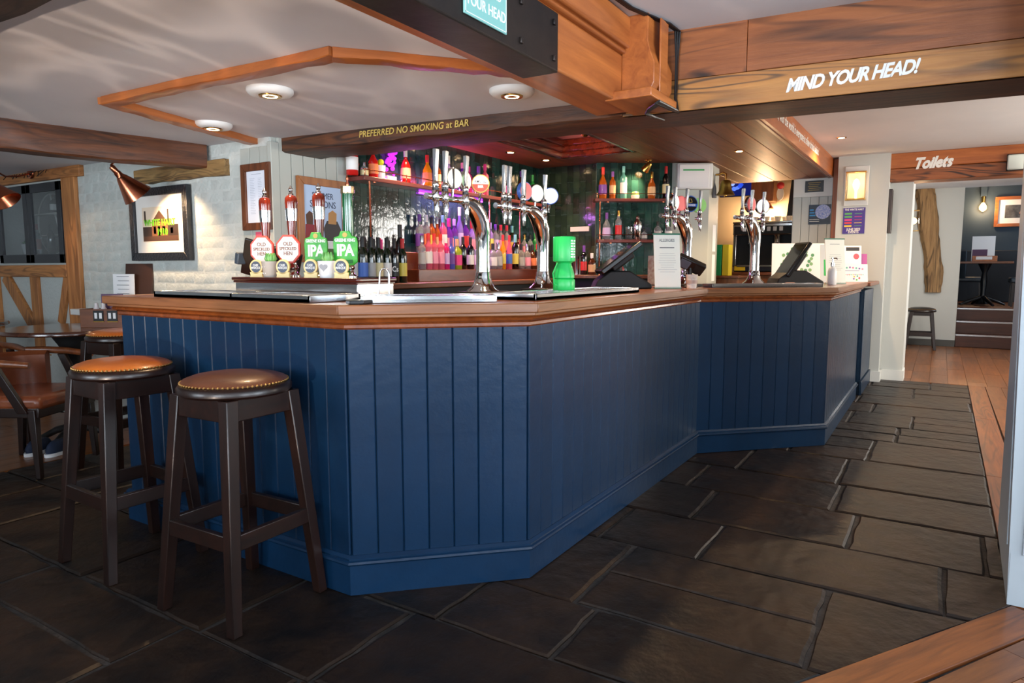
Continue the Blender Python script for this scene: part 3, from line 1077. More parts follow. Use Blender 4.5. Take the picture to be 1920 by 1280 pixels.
M_lbrown = mat('brown_leather', (112, 66, 42), .35, bump=(120, .08), var=(6, (92, 52, 34)), coat=.2)
M_ltan = mat('tan_orange_leather', (186, 104, 36), .32, bump=(120, .08), var=(6, (164, 86, 30)), coat=.25)
M_ltan2 = mat('reddish_tan_leather', (136, 72, 40), .35, bump=(120, .08), var=(6, (112, 56, 32)), coat=.2)
stool('bar_stool', 'dark wooden bar stool with brown leather seat, nearest the camera', M_lbrown, (1.497, 2.085, 0), .03)
stool('bar_stool', 'dark wooden bar stool with tan orange seat, full seat in view', M_ltan, (1.495, 2.80, 0), -.03)
stool('bar_stool', 'dark wooden bar stool with tan seat half hidden behind the bar end', M_ltan, (2.22, 4.16, 0), .1)
stool('low_stool', 'low dark stool with black seat by the passage wall', mat('black_leather', (30, 27, 26), .35), (11.85, .21, 0), .05, .60, 'low stools')

# ================================================================== ON THE BAR
BT = 1.0715


def col_mat(name, c, rough=.35, **k):
    return mat(name, c, rough, **k)


def disc(mb, r, th, M, n=28):
    return mb.lathe([(r, 0), (r, th)], n, M)


def tray(label, p0, p1, depth, h=.026, inset=0):
    """chrome drip tray with its front edge from p0 to p1 (left to right), body behind it"""
    Mx, L = run(p0, p1, BT)
    t = thing('drip_tray', label, 'drip tray', group='chrome drip trays on the bar')
    t.matrix_local = Mx
    mb = MB().box(0, 0, 0, L, depth, h * .55)
    for a in ((0, 0, L, .012), (0, depth - .012, L, depth), (0, 0, .012, depth), (L - .012, 0, L, depth)):
        mb.box(a[0], a[1], 0, a[2], a[3], h)
    mb.build('pan', mat('worn_tray_steel', (214, 216, 218), .16, 1), t, bevel=.0015)
    mb = MB()
    n = int(L / .022)
    for i in range(n):
        xx = .014 + (L - .028) * (i + .5) / n
        mb.box(xx - .007, .013, h * .55, xx + .007, depth - .013, h * .86)
    g = mb.build('drip_grille', M_steel, t, smooth=0)
    g['kind'] = 'stuff'
    return t


tray('chrome drip tray at the left end of the bar top', (1.745, 2.98), (1.745, 2.43), .24)
tray('chrome drip tray in front of the hand pumps', (1.735, 2.425), (1.735, 1.96), .26)
a, b = Vector((1.72, 1.775)), Vector((2.195, 1.29))
d = (b - a).normalized(); n_ = Vector((-d.y, d.x))
q0 = a + d * .06 + n_ * .07; q1 = a + d * .565 + n_ * .07
tray('chrome drip tray on the angled front of the bar', tuple(q0), tuple(q1), .20)
tray('long chrome drip tray under the green collecting pot', (2.33, 1.345), (3.42, 1.345), .26)
a, b = Vector((4.32, 1.28)), Vector((4.985, .605))
d = (b - a).normalized(); n_ = Vector((-d.y, d.x))
q0 = a + d * .09 + n_ * .03; q1 = a + d * .90 + n_ * .03
tray('long chrome drip tray on the far angled bar section', tuple(q0), tuple(q1), .13)

# ---- hand pumps
t = thing('hand_pump_cabinet', 'chrome fronted mahogany topped cabinet carrying the hand pumps', 'pump cabinet', (2.05, 2.82, BT))
t.matrix_local = run((2.05, 2.82), (2.05, 2.03), BT)[0]
MB().box(0, 0, 0, .79, .22, .070).build('body', mat('worn_tray_steel', (214, 216, 218), .16, 1), t, bevel=.003)
MB().box(-.012, -.014, .070, .802, .23, .086).build('top', M_mahog, t, bevel=.005)
MB().box(-.006, -.008, .060, .796, .225, .070).build('top_moulding', M_mahog, t, bevel=.003)
PZ = BT + .086
M_handle = wood('pump_handle_mahogany', (130, 42, 20), (78, 20, 12), 2, 1, .15, coat=.9, bump=.02)
M_green = mat('racing_green_gloss', (10, 84, 46), .15, coat=.8)
M_redw = mat('pump_badge_red', (206, 64, 46), .4)
M_ipag = mat('badge_bright_green', (34, 150, 44), .35, var=(30, (70, 180, 50)))
FACE = (math.cos(math.radians(-50)), math.sin(math.radians(-50)), 0)     # badges turned to the customer side


def pump_base(t):
    MB().lathe([(.034, 0), (.034, .008), (.022, .018), (.018, .035), (.026, .045), (.018, .058), (.018, .075), (.026, .085), (.020, .10), (.020, .125), (.010, .14)], 18).build('chrome_base', M_chrome, t, smooth=40)


def cask_handle(t):
    MB().lathe([(.014, .13), (.016, .16), (.021, .235), (.0245, .285)], 18).build('handle_lower', M_handle, t, smooth=50)
    MB().lathe([(.0255, .262), (.0285, .318), (.0255, .318)], 18).build('chrome_band', M_chrome, t, smooth=50)
    MB().lathe([(.027, .318), (.0285, .345), (.0275, .365), (.021, .376), (.010, .380)], 18).build('handle_upper', M_handle, t, smooth=60)
    MB().lathe([(.010, .378), (.013, .385), (.007, .392), (.011, .402), (.011, .408), (.005, .416), (.002, .424)], 12).build('finial', M_chrome, t, smooth=60)


def ngon(r, n, rot=0, sx=1, sy=1):
    return [(r * sx * math.cos(rot + 2 * PI * i / n), r * sy * math.sin(rot + 2 * PI * i / n)) for i in range(n)]


PY = (2.765, 2.580, 2.397, 2.215)
PLAB = ('hand pump with octagonal white and red badge, leftmost of the four pumps', 'hand pump with octagonal white and red badge, second from the left',
        'hand pump with mahogany handle above a green badge', 'hand pump with tall green handle above a green badge')
for i, y in enumerate(PY):
    t = thing('hand_pump', PLAB[i], 'hand pump', (2.19, y, PZ - .002), 0, 'hand pumps on the bar')
    pump_base(t)
    if i < 3:
        cask_handle(t)
    else:
        MB().lathe([(.022, .13), (.024, .14), (.024, .37), (.020, .372)], 20).build('handle', M_green, t, smooth=40)
        MB().lathe([(.029, .366), (.030, .370), (.030, .396), (.024, .398)], 20).build('gold_collar', mat('pale_gold', (226, 196, 150), .25, 1), t, smooth=40)
        MB().lathe([(.006, .398), (.008, .41), (.004, .42), (.007, .43), (.003, .445)], 10).build('finial', M_copper, t, smooth=60)
    F = frame((-.045, -.025, .13), (.42, -.9, 0))
    MB().box(-.008, -.008, -.05, .008, .008, -.005, F).build('badge_clip', M_brass, t, bevel=.002)
    if i < 2:
        P8 = ngon(.068, 8, PI / 8, .92, 1.04)
        bd = MB().prism(P8, -.008, .004, F).build('badge', M_redw, t, bevel=.002)
        MB().prism([(p[0] * .86, p[1] * .86) for p in P8], .004, .0055, F).build('badge_face', mat('cream_badge_face', (238, 228, 220), .4), bd)
        for s, z in (('OLD', .024), ('SPECKLED', .002), ('HEN', -.020)):
            text('lettering', s, .024 if s != 'SPECKLED' else .020, mat('brown_lettering', (112, 70, 54), .5), bd, M=F @ Matrix.Translation((0, z, .006)), bold=.0003, width=.9)
    else:
        sh = [(-.052, -.060), (-.035, -.074), (.035, -.074), (.052, -.060), (.054, .02), (.050, .045), (.028, .052), (.020, .072), (-.020, .072), (-.028, .052), (-.050, .045), (-.054, .02)]
        bd = MB().prism(sh, -.008, .004, F).build('badge', M_ipag, t, bevel=.002)
        text('lettering', 'IPA', .070, M_wpaint, bd, M=F @ Matrix.Translation((0, -.012, .005)), bold=.0022, width=.82, gap=.92)
        text('lettering', 'GREENE KING', .0185, M_wpaint, bd, M=F @ Matrix.Translation((0, .033, .005)), bold=.0006, width=.78)
        MB().prism(ngon(.011, 12), .004, .0055, F @ Matrix.Translation((0, .056, 0))).build('badge_crest', M_gold, bd)
        MB().prism([(-.034, -.07), (.034, -.066), (.034, -.05), (-.034, -.054)], .004, .0052, F).build('badge_ribbon', mat('dark_badge_green', (16, 104, 34), .4), bd)
    # small award plaque standing beside each pump
    yy = (2.695, 2.511, 2.331, 2.145)[i]
    pq = thing('award_plaque', ('award plaque below the leftmost pump', 'award plaque between the patterned pot and second pump', 'award plaque left of the heart pot', 'award plaque right of the heart pot')[i] + ', round blue centre', 'plaque', (2.075, yy, PZ - .001), 0, 'award plaques on the pump cabinet')
    F = frame((0, 0, 0), (.3, -.95, 0))
    MB().prism([(-.034, 0), (.034, 0), (.031, .012), (.034, .024), (.016, .026), (-.016, .026), (-.034, .024), (-.031, .012)], -.005, .005, F).build('foot', mat('cream_gold', (226, 200, 132), .4), pq, bevel=.0015)
    MB().prism([(p[0], p[1] + .048) for p in ngon(.034, 24)], -.005, .005, F).build('ring', MATS['cream_gold'], pq, bevel=.0015)
    dk = MB().prism([(p[0], p[1] + .048) for p in ngon(.0255, 24)], .005, .0065, F).build('disc', mat('plaque_blue', (44, 54, 76), .4), pq)
    for s, z in (('CASK', .055), ('MARQUE', .043)):
        text('lettering', s, .0145, M_wpaint, dk, M=F @ Matrix.Translation((0, z, .0068)), bold=.0003, width=.8)
# two small plant pots on the cabinet
M_leaf = mat('succulent_green', (84, 150, 78), .4, var=(40, (120, 180, 90)))


def plant_pot(label, y, m, heart):
    t = thing('plant_pot', label, 'plant pot', (2.085, y, PZ))
    MB().lathe([(.032, 0), (.034, .002), (.042, .070), (.042, .072), (.037, .072), (.036, .060), (.004, .058)], 22).build('pot', m, t, smooth=40)
    if heart:
        F = frame((-.0365, -.0135, .045), (.35, -.94, 0), (-.1, 0, 1))
        h = []
        for k in range(24):
            a = 2 * PI * k / 24
            h.append((.0011 * 16 * math.sin(a) ** 3, .0011 * (13 * math.cos(a) - 5 * math.cos(2 * a) - 2 * math.cos(3 * a) - math.cos(4 * a))))
        MB().prism(h, -.003, .0015, F).build('heart_motif', mat('grey_heart_print', (150, 150, 154), .5), t)
    else:
        for k in range(14):
            a, z = -2.4 + (k % 7) * .42, .018 + (k // 7) * .028
            r = .0335 + z * .14
            MB().ball((r * math.cos(a + PI), r * math.sin(a + PI), z), .0022, 6, 4).build('dot', M_paper, t)
    mb = MB()
    R = random.Random(len(label))
    for k in range(9):
        a = 2 * PI * k / 9 + R.uniform(-.2, .2)
        l = .036
        rr = .012
        mb.tube([(math.cos(a) * .004, math.sin(a) * .004, .058), (math.cos(a) * .018, math.sin(a) * .018, .085), (math.cos(a) * .017, math.sin(a) * .017, .058 + .052)], [.008, .011, .002], 6)
    lf = mb.build('leaves', M_leaf, t, smooth=60)
    lf['kind'] = 'stuff'


plant_pot('grey dotted pot with green succulent between the plaques on the left', 2.606, mat('grey_dotted_pot', (168, 160, 150), .6), False)
plant_pot('white pot with grey heart and green succulent before a green badge', 2.238, mat('white_glazed_pot', (228, 228, 228), .3), True)

# black tablet behind the left end of the pumps, paper, coaster, swan neck
t = thing('till_screen', 'black tilted till screen behind the leftmost hand pump', 'screen', (2.42, 3.02, BT))
MB().cbox((0, 0, 0), (.30, .22, .014), frame((0, 0, .15), (.5, -.86, 0), (-.55, -.2, 1)) @ Matrix.Rotation(-.35, 4, 'Z')).build('screen', M_black, t, bevel=.004)
MB().box(-.06, -.06, 0, .06, .06, .012).build('foot', M_blackm, t, bevel=.004)
MB().taper((0, 0, .01), (.01, 0, .12), .03, .03).build('stand', M_blackm, t)
MB().cbox((-.10, .155, .15), (.05, .03, .06), Matrix.Rotation(.2, 4, 'X')).build('card_slot', mat('slate_grey_plastic', (62, 74, 86), .4), t, bevel=.005)
pp = MB().box(0, 0, 0, .21, .30, .004).build('paper_pile', M_paper, loc=(2.03, 2.86, BT + .001))
tag(pp, 'small pile of white paper left of the pump cabinet', 'paper')
c = tag(MB().prism(ngon(.045, 6, .2, 1.25, .9), 0, .014).build('card_holder', M_black, loc=(1.79, 1.765, BT), bevel=.003), 'small black tray at the corner of the bar top', 'tray')
t = thing('swan_neck_spout', 'thin bent steel spout standing right of the pump cabinet', 'spout', (2.13, 1.93, BT))
pts = [(0, 0, 0), (0, 0, .10)] + [(-.012 + .012 * math.cos(a), .014 - .014 * math.cos(a), .10 + .026 * math.sin(a)) for a in [PI * k / 8 for k in range(1, 9)]] + [(-.026, .03, .06), (-.03, .034, .0)]
MB().tube(pts, .0042, 8).build('pipe', M_steel, t, smooth=60)
MB().lathe([(.012, 0), (.012, .006), (.006, .010)], 12).build('collar', M_steel, t)


# ---- beer fonts
def beer_font(label, loc, rz, blen, taps, badges, H=.46, br=.014):
    """curved chrome column with a horizontal bar along local -x carrying taps; badges=(x along bar, radius, turn, mats, text)"""
    t = thing('beer_font', label, 'beer tap', loc, rz, 'chrome beer fonts on the bar')
    MB().box(-.11, -.08, 0, .11, .08, .018).build('base_plate', M_blackm, t, bevel=.004)
    MB().lathe([(.078, .018), (.074, .024), (.060, .034), (.046, .055), (.038, .085), (.036, .105), (.034, .11)], 26).build('flared_foot', M_chrome, t, smooth=50)
    pts = [(0, 0, .10), (0, 0, .18), (0, 0, H - .21), (-.004, 0, H - .165), (-.017, 0, H - .122), (-.042, 0, H - .082), (-.075, 0, H - .052), (-.112, 0, H - .036), (-.145, 0, H - .030), (-.165, 0, H - .030)]
    MB().tube(pts, [.034, .032, .034, .038, .042, .043, .040, .033, .023, .016], 20).build('column', M_chrome, t, smooth=60)
    MB().tube([(-.10, 0, H - .030), (-blen, 0, H - .030)], br, 14).build('tap_bar', M_chrome, t, smooth=50)
    MB().tube([(-.155, 0, H - .030), (-.175, 0, H - .030)], br * 1.4, 14).build('bar_collar', M_chrome, t)
    for x in taps:
        tp = MB().lathe([(.010, -.020), (.014, -.016), (.016, .0), (.016, .022), (.012, .028), (.012, .040), (.015, .046), (.013, .060), (.009, .066)], 14, Matrix.Translation((-x, -.035, H - .035))).build('tap_body', M_chrome, t, smooth=50)
        MB().lathe([(.0055, -.085), (.010, -.06), (.0125, -.022), (.010, -.018)], 12, Matrix.Translation((-x, -.040, H - .035))).build('tap_spout', M_chrome, tp, smooth=50)
        MB().lathe([(.0145, .028), (.0145, .038)], 14, Matrix.Translation((-x, -.035, H - .035))).build('tap_ring', M_black, tp)
        MB().taper((-x, -.035, H + .030), (-x - .003, -.042, H + .160), (.015, .013), (.026, .017)).build('tap_handle', M_steel, tp, bevel=.002)
        MB().tube([(-x, 0, H - .03), (-x, -.036, H - .03)], .009, 10).build('tap_neck', M_chrome, tp)
    for (x, r, turn, mrim, mface, s, extra) in badges:
        F = frame((-x, -.012, H + .030 + r * .62), (math.cos(turn), math.sin(turn), 0))
        b = MB().lathe([(r * .94, -.014), (r, -.011), (r, .007), (r * .95, .010)], 30, F).build('badge', mrim, t, smooth=40)
        fc = MB().lathe([(r * .88, .009), (r * .88, .0112)], 30, F).build('badge_face', mface, b)
        MB().tube([(-x, -.004, H - .03), (-x, -.012, H + .035)], .006, 8).build('badge_stem', M_chrome, b)
        if extra == 'band':
            MB().box(-r * .35, -r * .98, -.012, -r * .02, r * .98, .0125, F).build('badge_band', M_chrome, b, bevel=.002)
        if extra == 'amstel':
            v = [(r * .88 * math.cos(a), r * .88 * math.sin(a)) for a in [PI + .05 + (PI - .1) * k / 16 for k in range(17)]]
            MB().prism(v, .0112, .0122, F).build('badge_lower', M_redw, b)
            text('lettering', 'AMSTEL', r * .46, M_inkdk, b, M=F @ Matrix.Translation((0, r * .22, .0118)), bold=.0003, width=.86)
            text('lettering', 'BIER', r * .40, M_wpaint, b, M=F @ Matrix.Translation((0, -r * .33, .0124)), bold=.0006, width=.8)
        if extra == 'harp':
            MB().box(-r * .86, -r * .34, .0112, r * .86, r * .02, .012, F).build('badge_stripe', mat('badge_blue', (30, 92, 186), .3), b)
            text('lettering', 'GUINNESS', r * .34, M_wpaint, b, M=F @ Matrix.Translation((0, -r * .16, .0123)), bold=.0004, width=.8)
            MB().tube([(-r * .22, r * .12, .012), (-r * .2, r * .62, .012), (r * .1, r * .55, .012), (r * .2, r * .2, .012), (-r * .2, r * .1, .012)], r * .05, 5, F).build('badge_harp', M_gold, b)
        if s:
            text('lettering', s, r * .36, M_inkdk, b, M=F @ Matrix.Translation((0, 0, .0118)), width=.8)
    return t


M_bwhite = mat('backlit_white_badge', (250, 250, 246), .3, emit=.9)
M_bcream = mat('backlit_cream_badge', (250, 246, 214), .3, emit=.7)
M_bgreen = mat('pale_green_badge', (196, 228, 180), .3, emit=.4)
M_bred = mat('red_badge', (214, 84, 84), .3, emit=.3)
M_bblk = mat('black_badge', (18, 20, 26), .25)
M_bblue = mat('blue_badge_rim', (70, 108, 190), .3)
M_blime = mat('lime_badge', (150, 206, 120), .35, emit=.25)
beer_font('chrome beer font with red and white round badge, nearest the pumps', (2.70, 1.85, BT), 0, .42, (.40, .335, .185),
          [(.245, .046, -.2, M_steel, M_bcream, '', 'band'), (.16, .043, .1, M_steel, M_bgreen, '', None), (.035, .042, -.95, M_gold, M_bwhite, '', 'amstel')])
beer_font('chrome beer font beside the green collecting pot', (3.28, 1.85, BT), 0, .47, (.45, .405, .27, .05),
          [(.215, .048, -.2, M_bblue, M_bred, '', 'band'), (.10, .048, -.35, M_steel, M_bcream, '', None), (-.055, .046, -.9, M_bblue, M_bwhite, '', None)])
beer_font('chrome beer font with black stout badge behind the allergy notice', (4.69, 1.50, BT), -.25, .33, (.31, .22, .077, -.092),
          [(.19, .052, .1, M_steel, M_bwhite, '', 'band'), (.115, .050, -.3, M_bred, M_bred, '', None), (.0, .056, -.55, M_bblue, M_bblk, '', 'harp'), (-.12, .052, -.55, M_blime, M_blime, '', None)], .50)
beer_font('chrome beer font on the far end before the coffee machine', (5.07, 1.13, BT), -.25, .30, (.27, .145, -.03),
          [(.115, .056, -.1, M_steel, M_bred, '', 'band'), (-.06, .054, -.55, M_steel, M_bwhite, '', None)], .50)

# ---- green charity pot
t = thing('collecting_pot', 'bright green plastic charity collecting pot on the chrome tray', 'collecting pot', (2.90, 1.52, BT + .0225))
M_gplast = mat('bright_green_plastic', (24, 176, 84), .35)
MB().lathe([(.050, 0), (.052, .004), (.052, .048), (.050, .052), (.044, .054), (.050, .060), (.049, .075), (.036, .118), (.033, .128)], 28).build('lower_body', M_gplast, t, smooth=40)
MB().lathe([(.034, .127), (.042, .134), (.052, .137), (.053, .142), (.053, .248), (.051, .252), (.004, .253)], 28).build('upper_body', M_gplast, t, smooth=40)
a0 = math.radians(-122)
for k in range(7):
    for j, wd in enumerate(((.55, .4, .6, .45, .5, .42, .58)[k], (.4, .55, .4, .6, .5, .5, .4)[k])):
        for q in range(4):
            a = a0 + .12 + j * .36 + q * .075
            M = frame((.0534 * math.cos(a), .0534 * math.sin(a), .232 - k * .0125), (-math.sin(a), math.cos(a), 0))
            MB().box(-.0016, -.0036, -.0012, .0017, .0036, .0006, M).build('print_mark', M_wpaint, t, smooth=0) if q < 3 + (k + j) % 2 else None
MB().tube([(-.05, .01, .13), (-.075, .02, .08), (-.06, .02, .03), (-.04, .0, .02)], .003, 6).build('security_cord', M_gplast, t)


# ---- tills, notices, card reader, odds and ends
def till(label, loc, rz, W=.36, tilt=.75, s=1.0):
    t = thing('point_of_sale_till', label, 'till', loc, rz)
    MB().prism([(-.16, 0), (.20, 0), (.20, .025), (.06, .11), (-.06, .11), (-.14, .05)], -.11, .11, Matrix.Rotation(PI / 2, 4, 'X')).build('base', M_blackm, t, bevel=.008)
    Mx = Matrix.Translation((.0, 0, .19)) @ Matrix.Rotation(tilt, 4, 'Y')
    sc = MB().cbox((0, 0, 0), (.30, W, .030), Mx).build('screen', M_black, t, bevel=.006)
    MB().cbox((0, 0, .016), (.26, W - .04, .003), Mx).build('display_glass', mat('dark_display', (10, 10, 14), .08), sc)
    MB().cbox((0, 0, -.03), (.16, W * .6, .04), Mx).build('screen_back', M_blackm, sc, bevel=.01)
    MB().tube([(0, 0, .09), (.0, 0, .17)], .03, 10).build('neck', M_blackm, t)
    return t


till('black till with screen tilted back between green pot and notice', (4.05, 1.74, BT), math.radians(-58), .34, -.65)
till('black till with tilted screen seen edge on at far bar end', (5.62, .97, BT), math.radians(-58), .26, -1.0)


def notice(label, loc, face, w, h, head, lines):
    """clear stand holding a printed sheet with green edges"""
    t = thing('notice_stand', label, 'notice', loc)
    F = frame((0, 0, .002), face, (-face[1] * .14, face[0] * .14, 1))
    MB().box(-w / 2, 0, -.004, w / 2, h, 0, F).build('sheet', mat('notice_cream', (232, 232, 222), .5), t)
    g = mat('notice_green_edge', (46, 110, 88), .4)
    MB().box(-w / 2 - .004, h - .006, -.006, w / 2 + .004, h + .004, .002, F).build('green_edge', g, t)
    MB().box(-w / 2 - .004, .001, -.006, w / 2 + .004, .007, .002, F).build('green_edge', g, t)
    MB().box(-w / 2, .009, -.05, w / 2, .012, 0, F).build('foot', M_glass, t)
    if head:
        text('lettering', head, w * .15, M_ink, t, M=F @ Matrix.Translation((0, h * .88, .001)), width=.85)
    else:
        MB().box(-w * .25, h * .87, 0, w * .25, h * .89, .0008, F).build('heading_print', mat('faint_print', (176, 178, 176), .6), t)
    if lines:
        MB().box(-w * .28, h * .74, 0, w * .28, h * .76, .0008, F).build('heading_print', M_ink, t)
    mb = MB()
    R = random.Random(3)
    for k in range(9):
        hw = w * R.uniform(.25, .38)
        z = h * (.64 - k * .042)
        mb.box(-hw, z, .0, hw, z + h * .006, .0008, F)
    mb.build('print_lines', mat('faint_print', (176, 178, 176), .6), t)
    return t


notice('tall cream allergy notice in a stand on the bar corner', (4.03, 1.40, BT), (math.cos(math.radians(-50)), math.sin(math.radians(-50)), 0), .165, .335, 'ALLERGIES', True)
notice('tall cream notice in a green edged stand at far bar end', (5.98, .70, BT), (math.cos(math.radians(-50)), math.sin(math.radians(-50)), 0), .165, .36, '', False)

t = thing('card_reader', 'black card payment terminal tilted on a stand behind the notice', 'card reader', (4.46, 1.40, BT))
Mx = frame((0, 0, .15), (math.cos(math.radians(-55)), math.sin(math.radians(-55)), -.45), (-.5, -.5, .9))
MB().cbox((0, 0, 0), (.19, .085, .045), Mx).build('body', M_black, t, bevel=.008)
MB().cbox((-.045, 0, .024), (.07, .06, .003), Mx).build('display', mat('grey_display', (90, 104, 120), .2), t)
MB().cbox((.05, 0, .024), (.05, .055, .003), Mx).build('keypad', M_blackm, t)
MB().tube([(.01, .01, 0), (.0, 0, .14)], .014, 10).build('stand', M_black, t)
MB().lathe([(.05, 0), (.05, .008), (.02, .012)], 16).build('foot', M_black, t)
t = thing('cup', 'white paper cup on the bar beside the allergy notice', 'cup', (4.27, 1.33, BT))
MB().lathe([(.030, 0), (.036, .085), (.037, .087), (.034, .087), (.030, .02), (.003, .018)], 18).build('cup_body', mat('printed_paper_cup', (222, 216, 208), .5, var=(30, (196, 180, 168))), t, smooth=40)
MB().lathe([(.0345, .03), (.0358, .052), (.0345, .052)], 18).build('printed_band', mat('cup_band', (176, 150, 138), .5), t)
t = thing('sanitiser_bottle', 'white pump bottle of hand sanitiser beside the far notice', 'bottle', (5.72, .70, BT))
MB().lathe([(.030, 0), (.033, .006), (.033, .10), (.026, .125), (.012, .135), (.012, .145)], 16).build('bottle_body', mat('white_plastic', (225, 225, 225), .4), t, smooth=40)
MB().lathe([(.014, .143), (.014, .165), (.006, .170), (.006, .195), (.012, .197), (.012, .205)], 12).build('pump_head', M_chrome, t, smooth=40)
MB().tube([(0, 0, .20), (-.02, -.03, .20), (-.022, -.034, .19)], .005, 8).build('nozzle', M_chrome, t)
t = thing('wooden_block', 'small pinkish folded cloth beside the far beer font', 'cloth', (5.32, .93, BT))
MB().box(-.05, -.03, 0, .05, .03, .022).build('fold', mat('pink_cloth', (206, 150, 130), .8, bump=(60, .4)), t, bevel=.008)
t.name = 'bar_cloth'
t = thing('glass_ashtray', 'small clear glass dish near the far bar edge', 'dish', (5.36, .78, BT))
MB().lathe([(.035, 0), (.042, .006), (.045, .022), (.040, .022), (.034, .008), (.004, .006)], 16).build('dish_body', M_glass, t, smooth=40)
t.name = 'glass_dish'


# leaflets at the far end
def leaflet(label, loc, face, w, h, m, lean=.15):
    t = thing('leaflet', label, 'leaflet', loc, 0, 'leaflets at the far end of the counter')
    F = frame((0, 0, .001), face, (-face[1] * lean, face[0] * lean, 1))
    MB().box(-w / 2, 0, -.003, w / 2, h, 0, F).build('sheet', m, t)
    return t, F


fx = (math.cos(math.radians(-58)), math.sin(math.radians(-58)), 0)
t, F = leaflet('white leaflet with coloured bunting print in front of the leaflet rack', (7.28, .73, 1.0655), fx, .34, .17, M_paper)
for k in range(14):
    c = ((214, 90, 70), (90, 170, 160), (230, 180, 70), (120, 90, 170), (100, 180, 90), (220, 120, 160))[k % 6]
    MB().prism([(-.13 + k * .019, .075), (-.117 + k * .019, .075), (-.123 + k * .019, .060)], 0, .001, F).build('bunting_flag', mat('bunting_%d' % (k % 6), c, .5), t)
for k in range(9):
    MB().prism([(p[0] - .12 + k * .03, p[1] + .14 - abs(k - 4) * .004) for p in ngon(.010, 6, k)], 0, .001, F).build('printed_flower', mat('bunting_%d' % ((k * 2 + 1) % 6), (100, 100, 100), .5), t)
MB().box(-.07, .105, 0, .09, .110, .001, F).build('purple_rule', mat('purple_print', (104, 72, 150), .5), t)
for k in range(6):
    MB().prism([(p[0] + .06 + .028 * math.cos(k * 1.2), p[1] + .038 + .018 * math.sin(k * 1.2)) for p in ngon(.009, 7, k)], 0, .001, F).build('printed_flower', mat('bunting_%d' % (k % 6), (100, 100, 100), .5), t)
t, F = leaflet('white price leaflet with two red spots behind the bunting leaflet', (7.40, .78, 1.0655), fx, .30, .35, M_paper, .1)
for x in (-.10, .10):
    MB().prism([(p[0] + x, p[1] + .245) for p in ngon(.028, 18)], 0, .0012, F).build('red_spot', mat('spot_red', (214, 70, 84), .5), t)
MB().box(.0, .30, 0, .13, .335, .001, F).build('dark_heading', M_inkdk, t)
MB().box(-.13, .31, 0, -.05, .322, .001, F).build('pale_heading', mat('pale_pink_print', (226, 160, 176), .5), t)
t, F = leaflet('purple leaflet peeking out at the right of the rack', (7.52, .66, 1.0655), fx, .12, .27, mat('magenta_print', (170, 60, 140), .5), .1)
t, F = leaflet('clear stand with green printed card beside the far notice', (6.55, .80, BT), fx, .20, .33, mat('grey_white_print', (214, 220, 220), .4), .12)
MB().box(-.07, .06, 0, .0, .20, .0012, F).build('green_print', mat('bright_green_print', (50, 190, 90), .5), t)
t, F = leaflet('white poster with ring of green leaves behind the far till', (7.02, 1.16, BT), fx, .50, .36, M_paper, .05)
for k in range(26):
    a = 2 * PI * k / 26
    r = .085 + .02 * (k % 3)
    MB().prism([(p[0] + r * 1.25 * math.cos(a), p[1] + .19 + r * math.sin(a)) for p in ngon(.017, 7, a)], 0, .0012, F).build('printed_leaf', mat('print_leaf_%d' % (k % 2), ((70, 140, 90), (120, 170, 110))[k % 2], .5), t)

# ================================================================== BACK BAR
t = thing('back_bar_counter', 'brown wooden back bar counter along the tiled wall', 'counter')
MB().box(3.30, 2.99, 1.062, 6.005, 3.45, 1.098).build('top', M_medwood, t, bevel=.006)
MB().box(3.32, 3.03, 0, 6.005, 3.42, 1.06).build('front', M_blackm, t, smooth=0)
t = thing('back_bar_counter', 'short brown back bar counter below the right hand shelves', 'counter')
MB().prism([(6.01, 2.98), (5.60, 2.98), (5.60, 2.60), (5.80, 2.19), (6.33, 2.19), (5.96, 2.77)], 1.105, 1.135).build('top', M_medwood, t, bevel=.004)
MB().prism([(6.0, 2.97), (5.65, 2.97), (5.65, 2.62), (5.88, 2.22), (6.28, 2.22), (5.94, 2.76)], 0, 1.105).build('front', M_blackm, t, smooth=0)
t = thing('bottle_ledge', 'two tier brown wooden ledge carrying the spirit bottles', 'ledge')
L1, L2 = 1.187, 1.315
MB().box(3.87, 3.215, 1.098, 5.66, 3.34, L1).build('lower_tier', wood('ledge_wood', (122, 58, 32), (84, 36, 20), 0, .7, .3, coat=.3, figure=.5), t, bevel=.004)
MB().box(3.87, 3.34, 1.098, 5.66, 3.446, L2).build('upper_tier', MATS['ledge_wood'], t, bevel=.004)


def rail_shelf(label, Mx, L, z, depth=.16, th=.03):
    t = thing('bottle_shelf', label, 'shelf')
    t.matrix_local = Mx
    MB().box(0, -depth, z - th, L, -.004, z).build('board', wood('plum_stained_shelf', (120, 56, 48), (88, 36, 30), 0, .7, .35, coat=.3), t, bevel=.004)
    n = max(2, int(L / .42) + 1)
    for i in range(n):
        x = .02 + (L - .04) * i / (n - 1)
        MB().lathe([(.005, z), (.004, z + .01), (.0035, z + .038), (.006, z + .042), (.006, z + .048), (.002, z + .052)], 8, Matrix.Translation((x, -depth + .012, 0))).build('rail_post', M_copper, t)
    MB().tube([(.0, -depth + .012, z + .045), (L, -depth + .012, z + .045)], .0032, 8).build('gallery_rail', M_copper, t)
    for x in (.12, L - .1):
        MB().lathe([(.012, z - th - .008), (.012, z - th)], 12, Matrix.Translation((x, -depth + .02, 0))).build('fixing', M_copper, t)
    return t


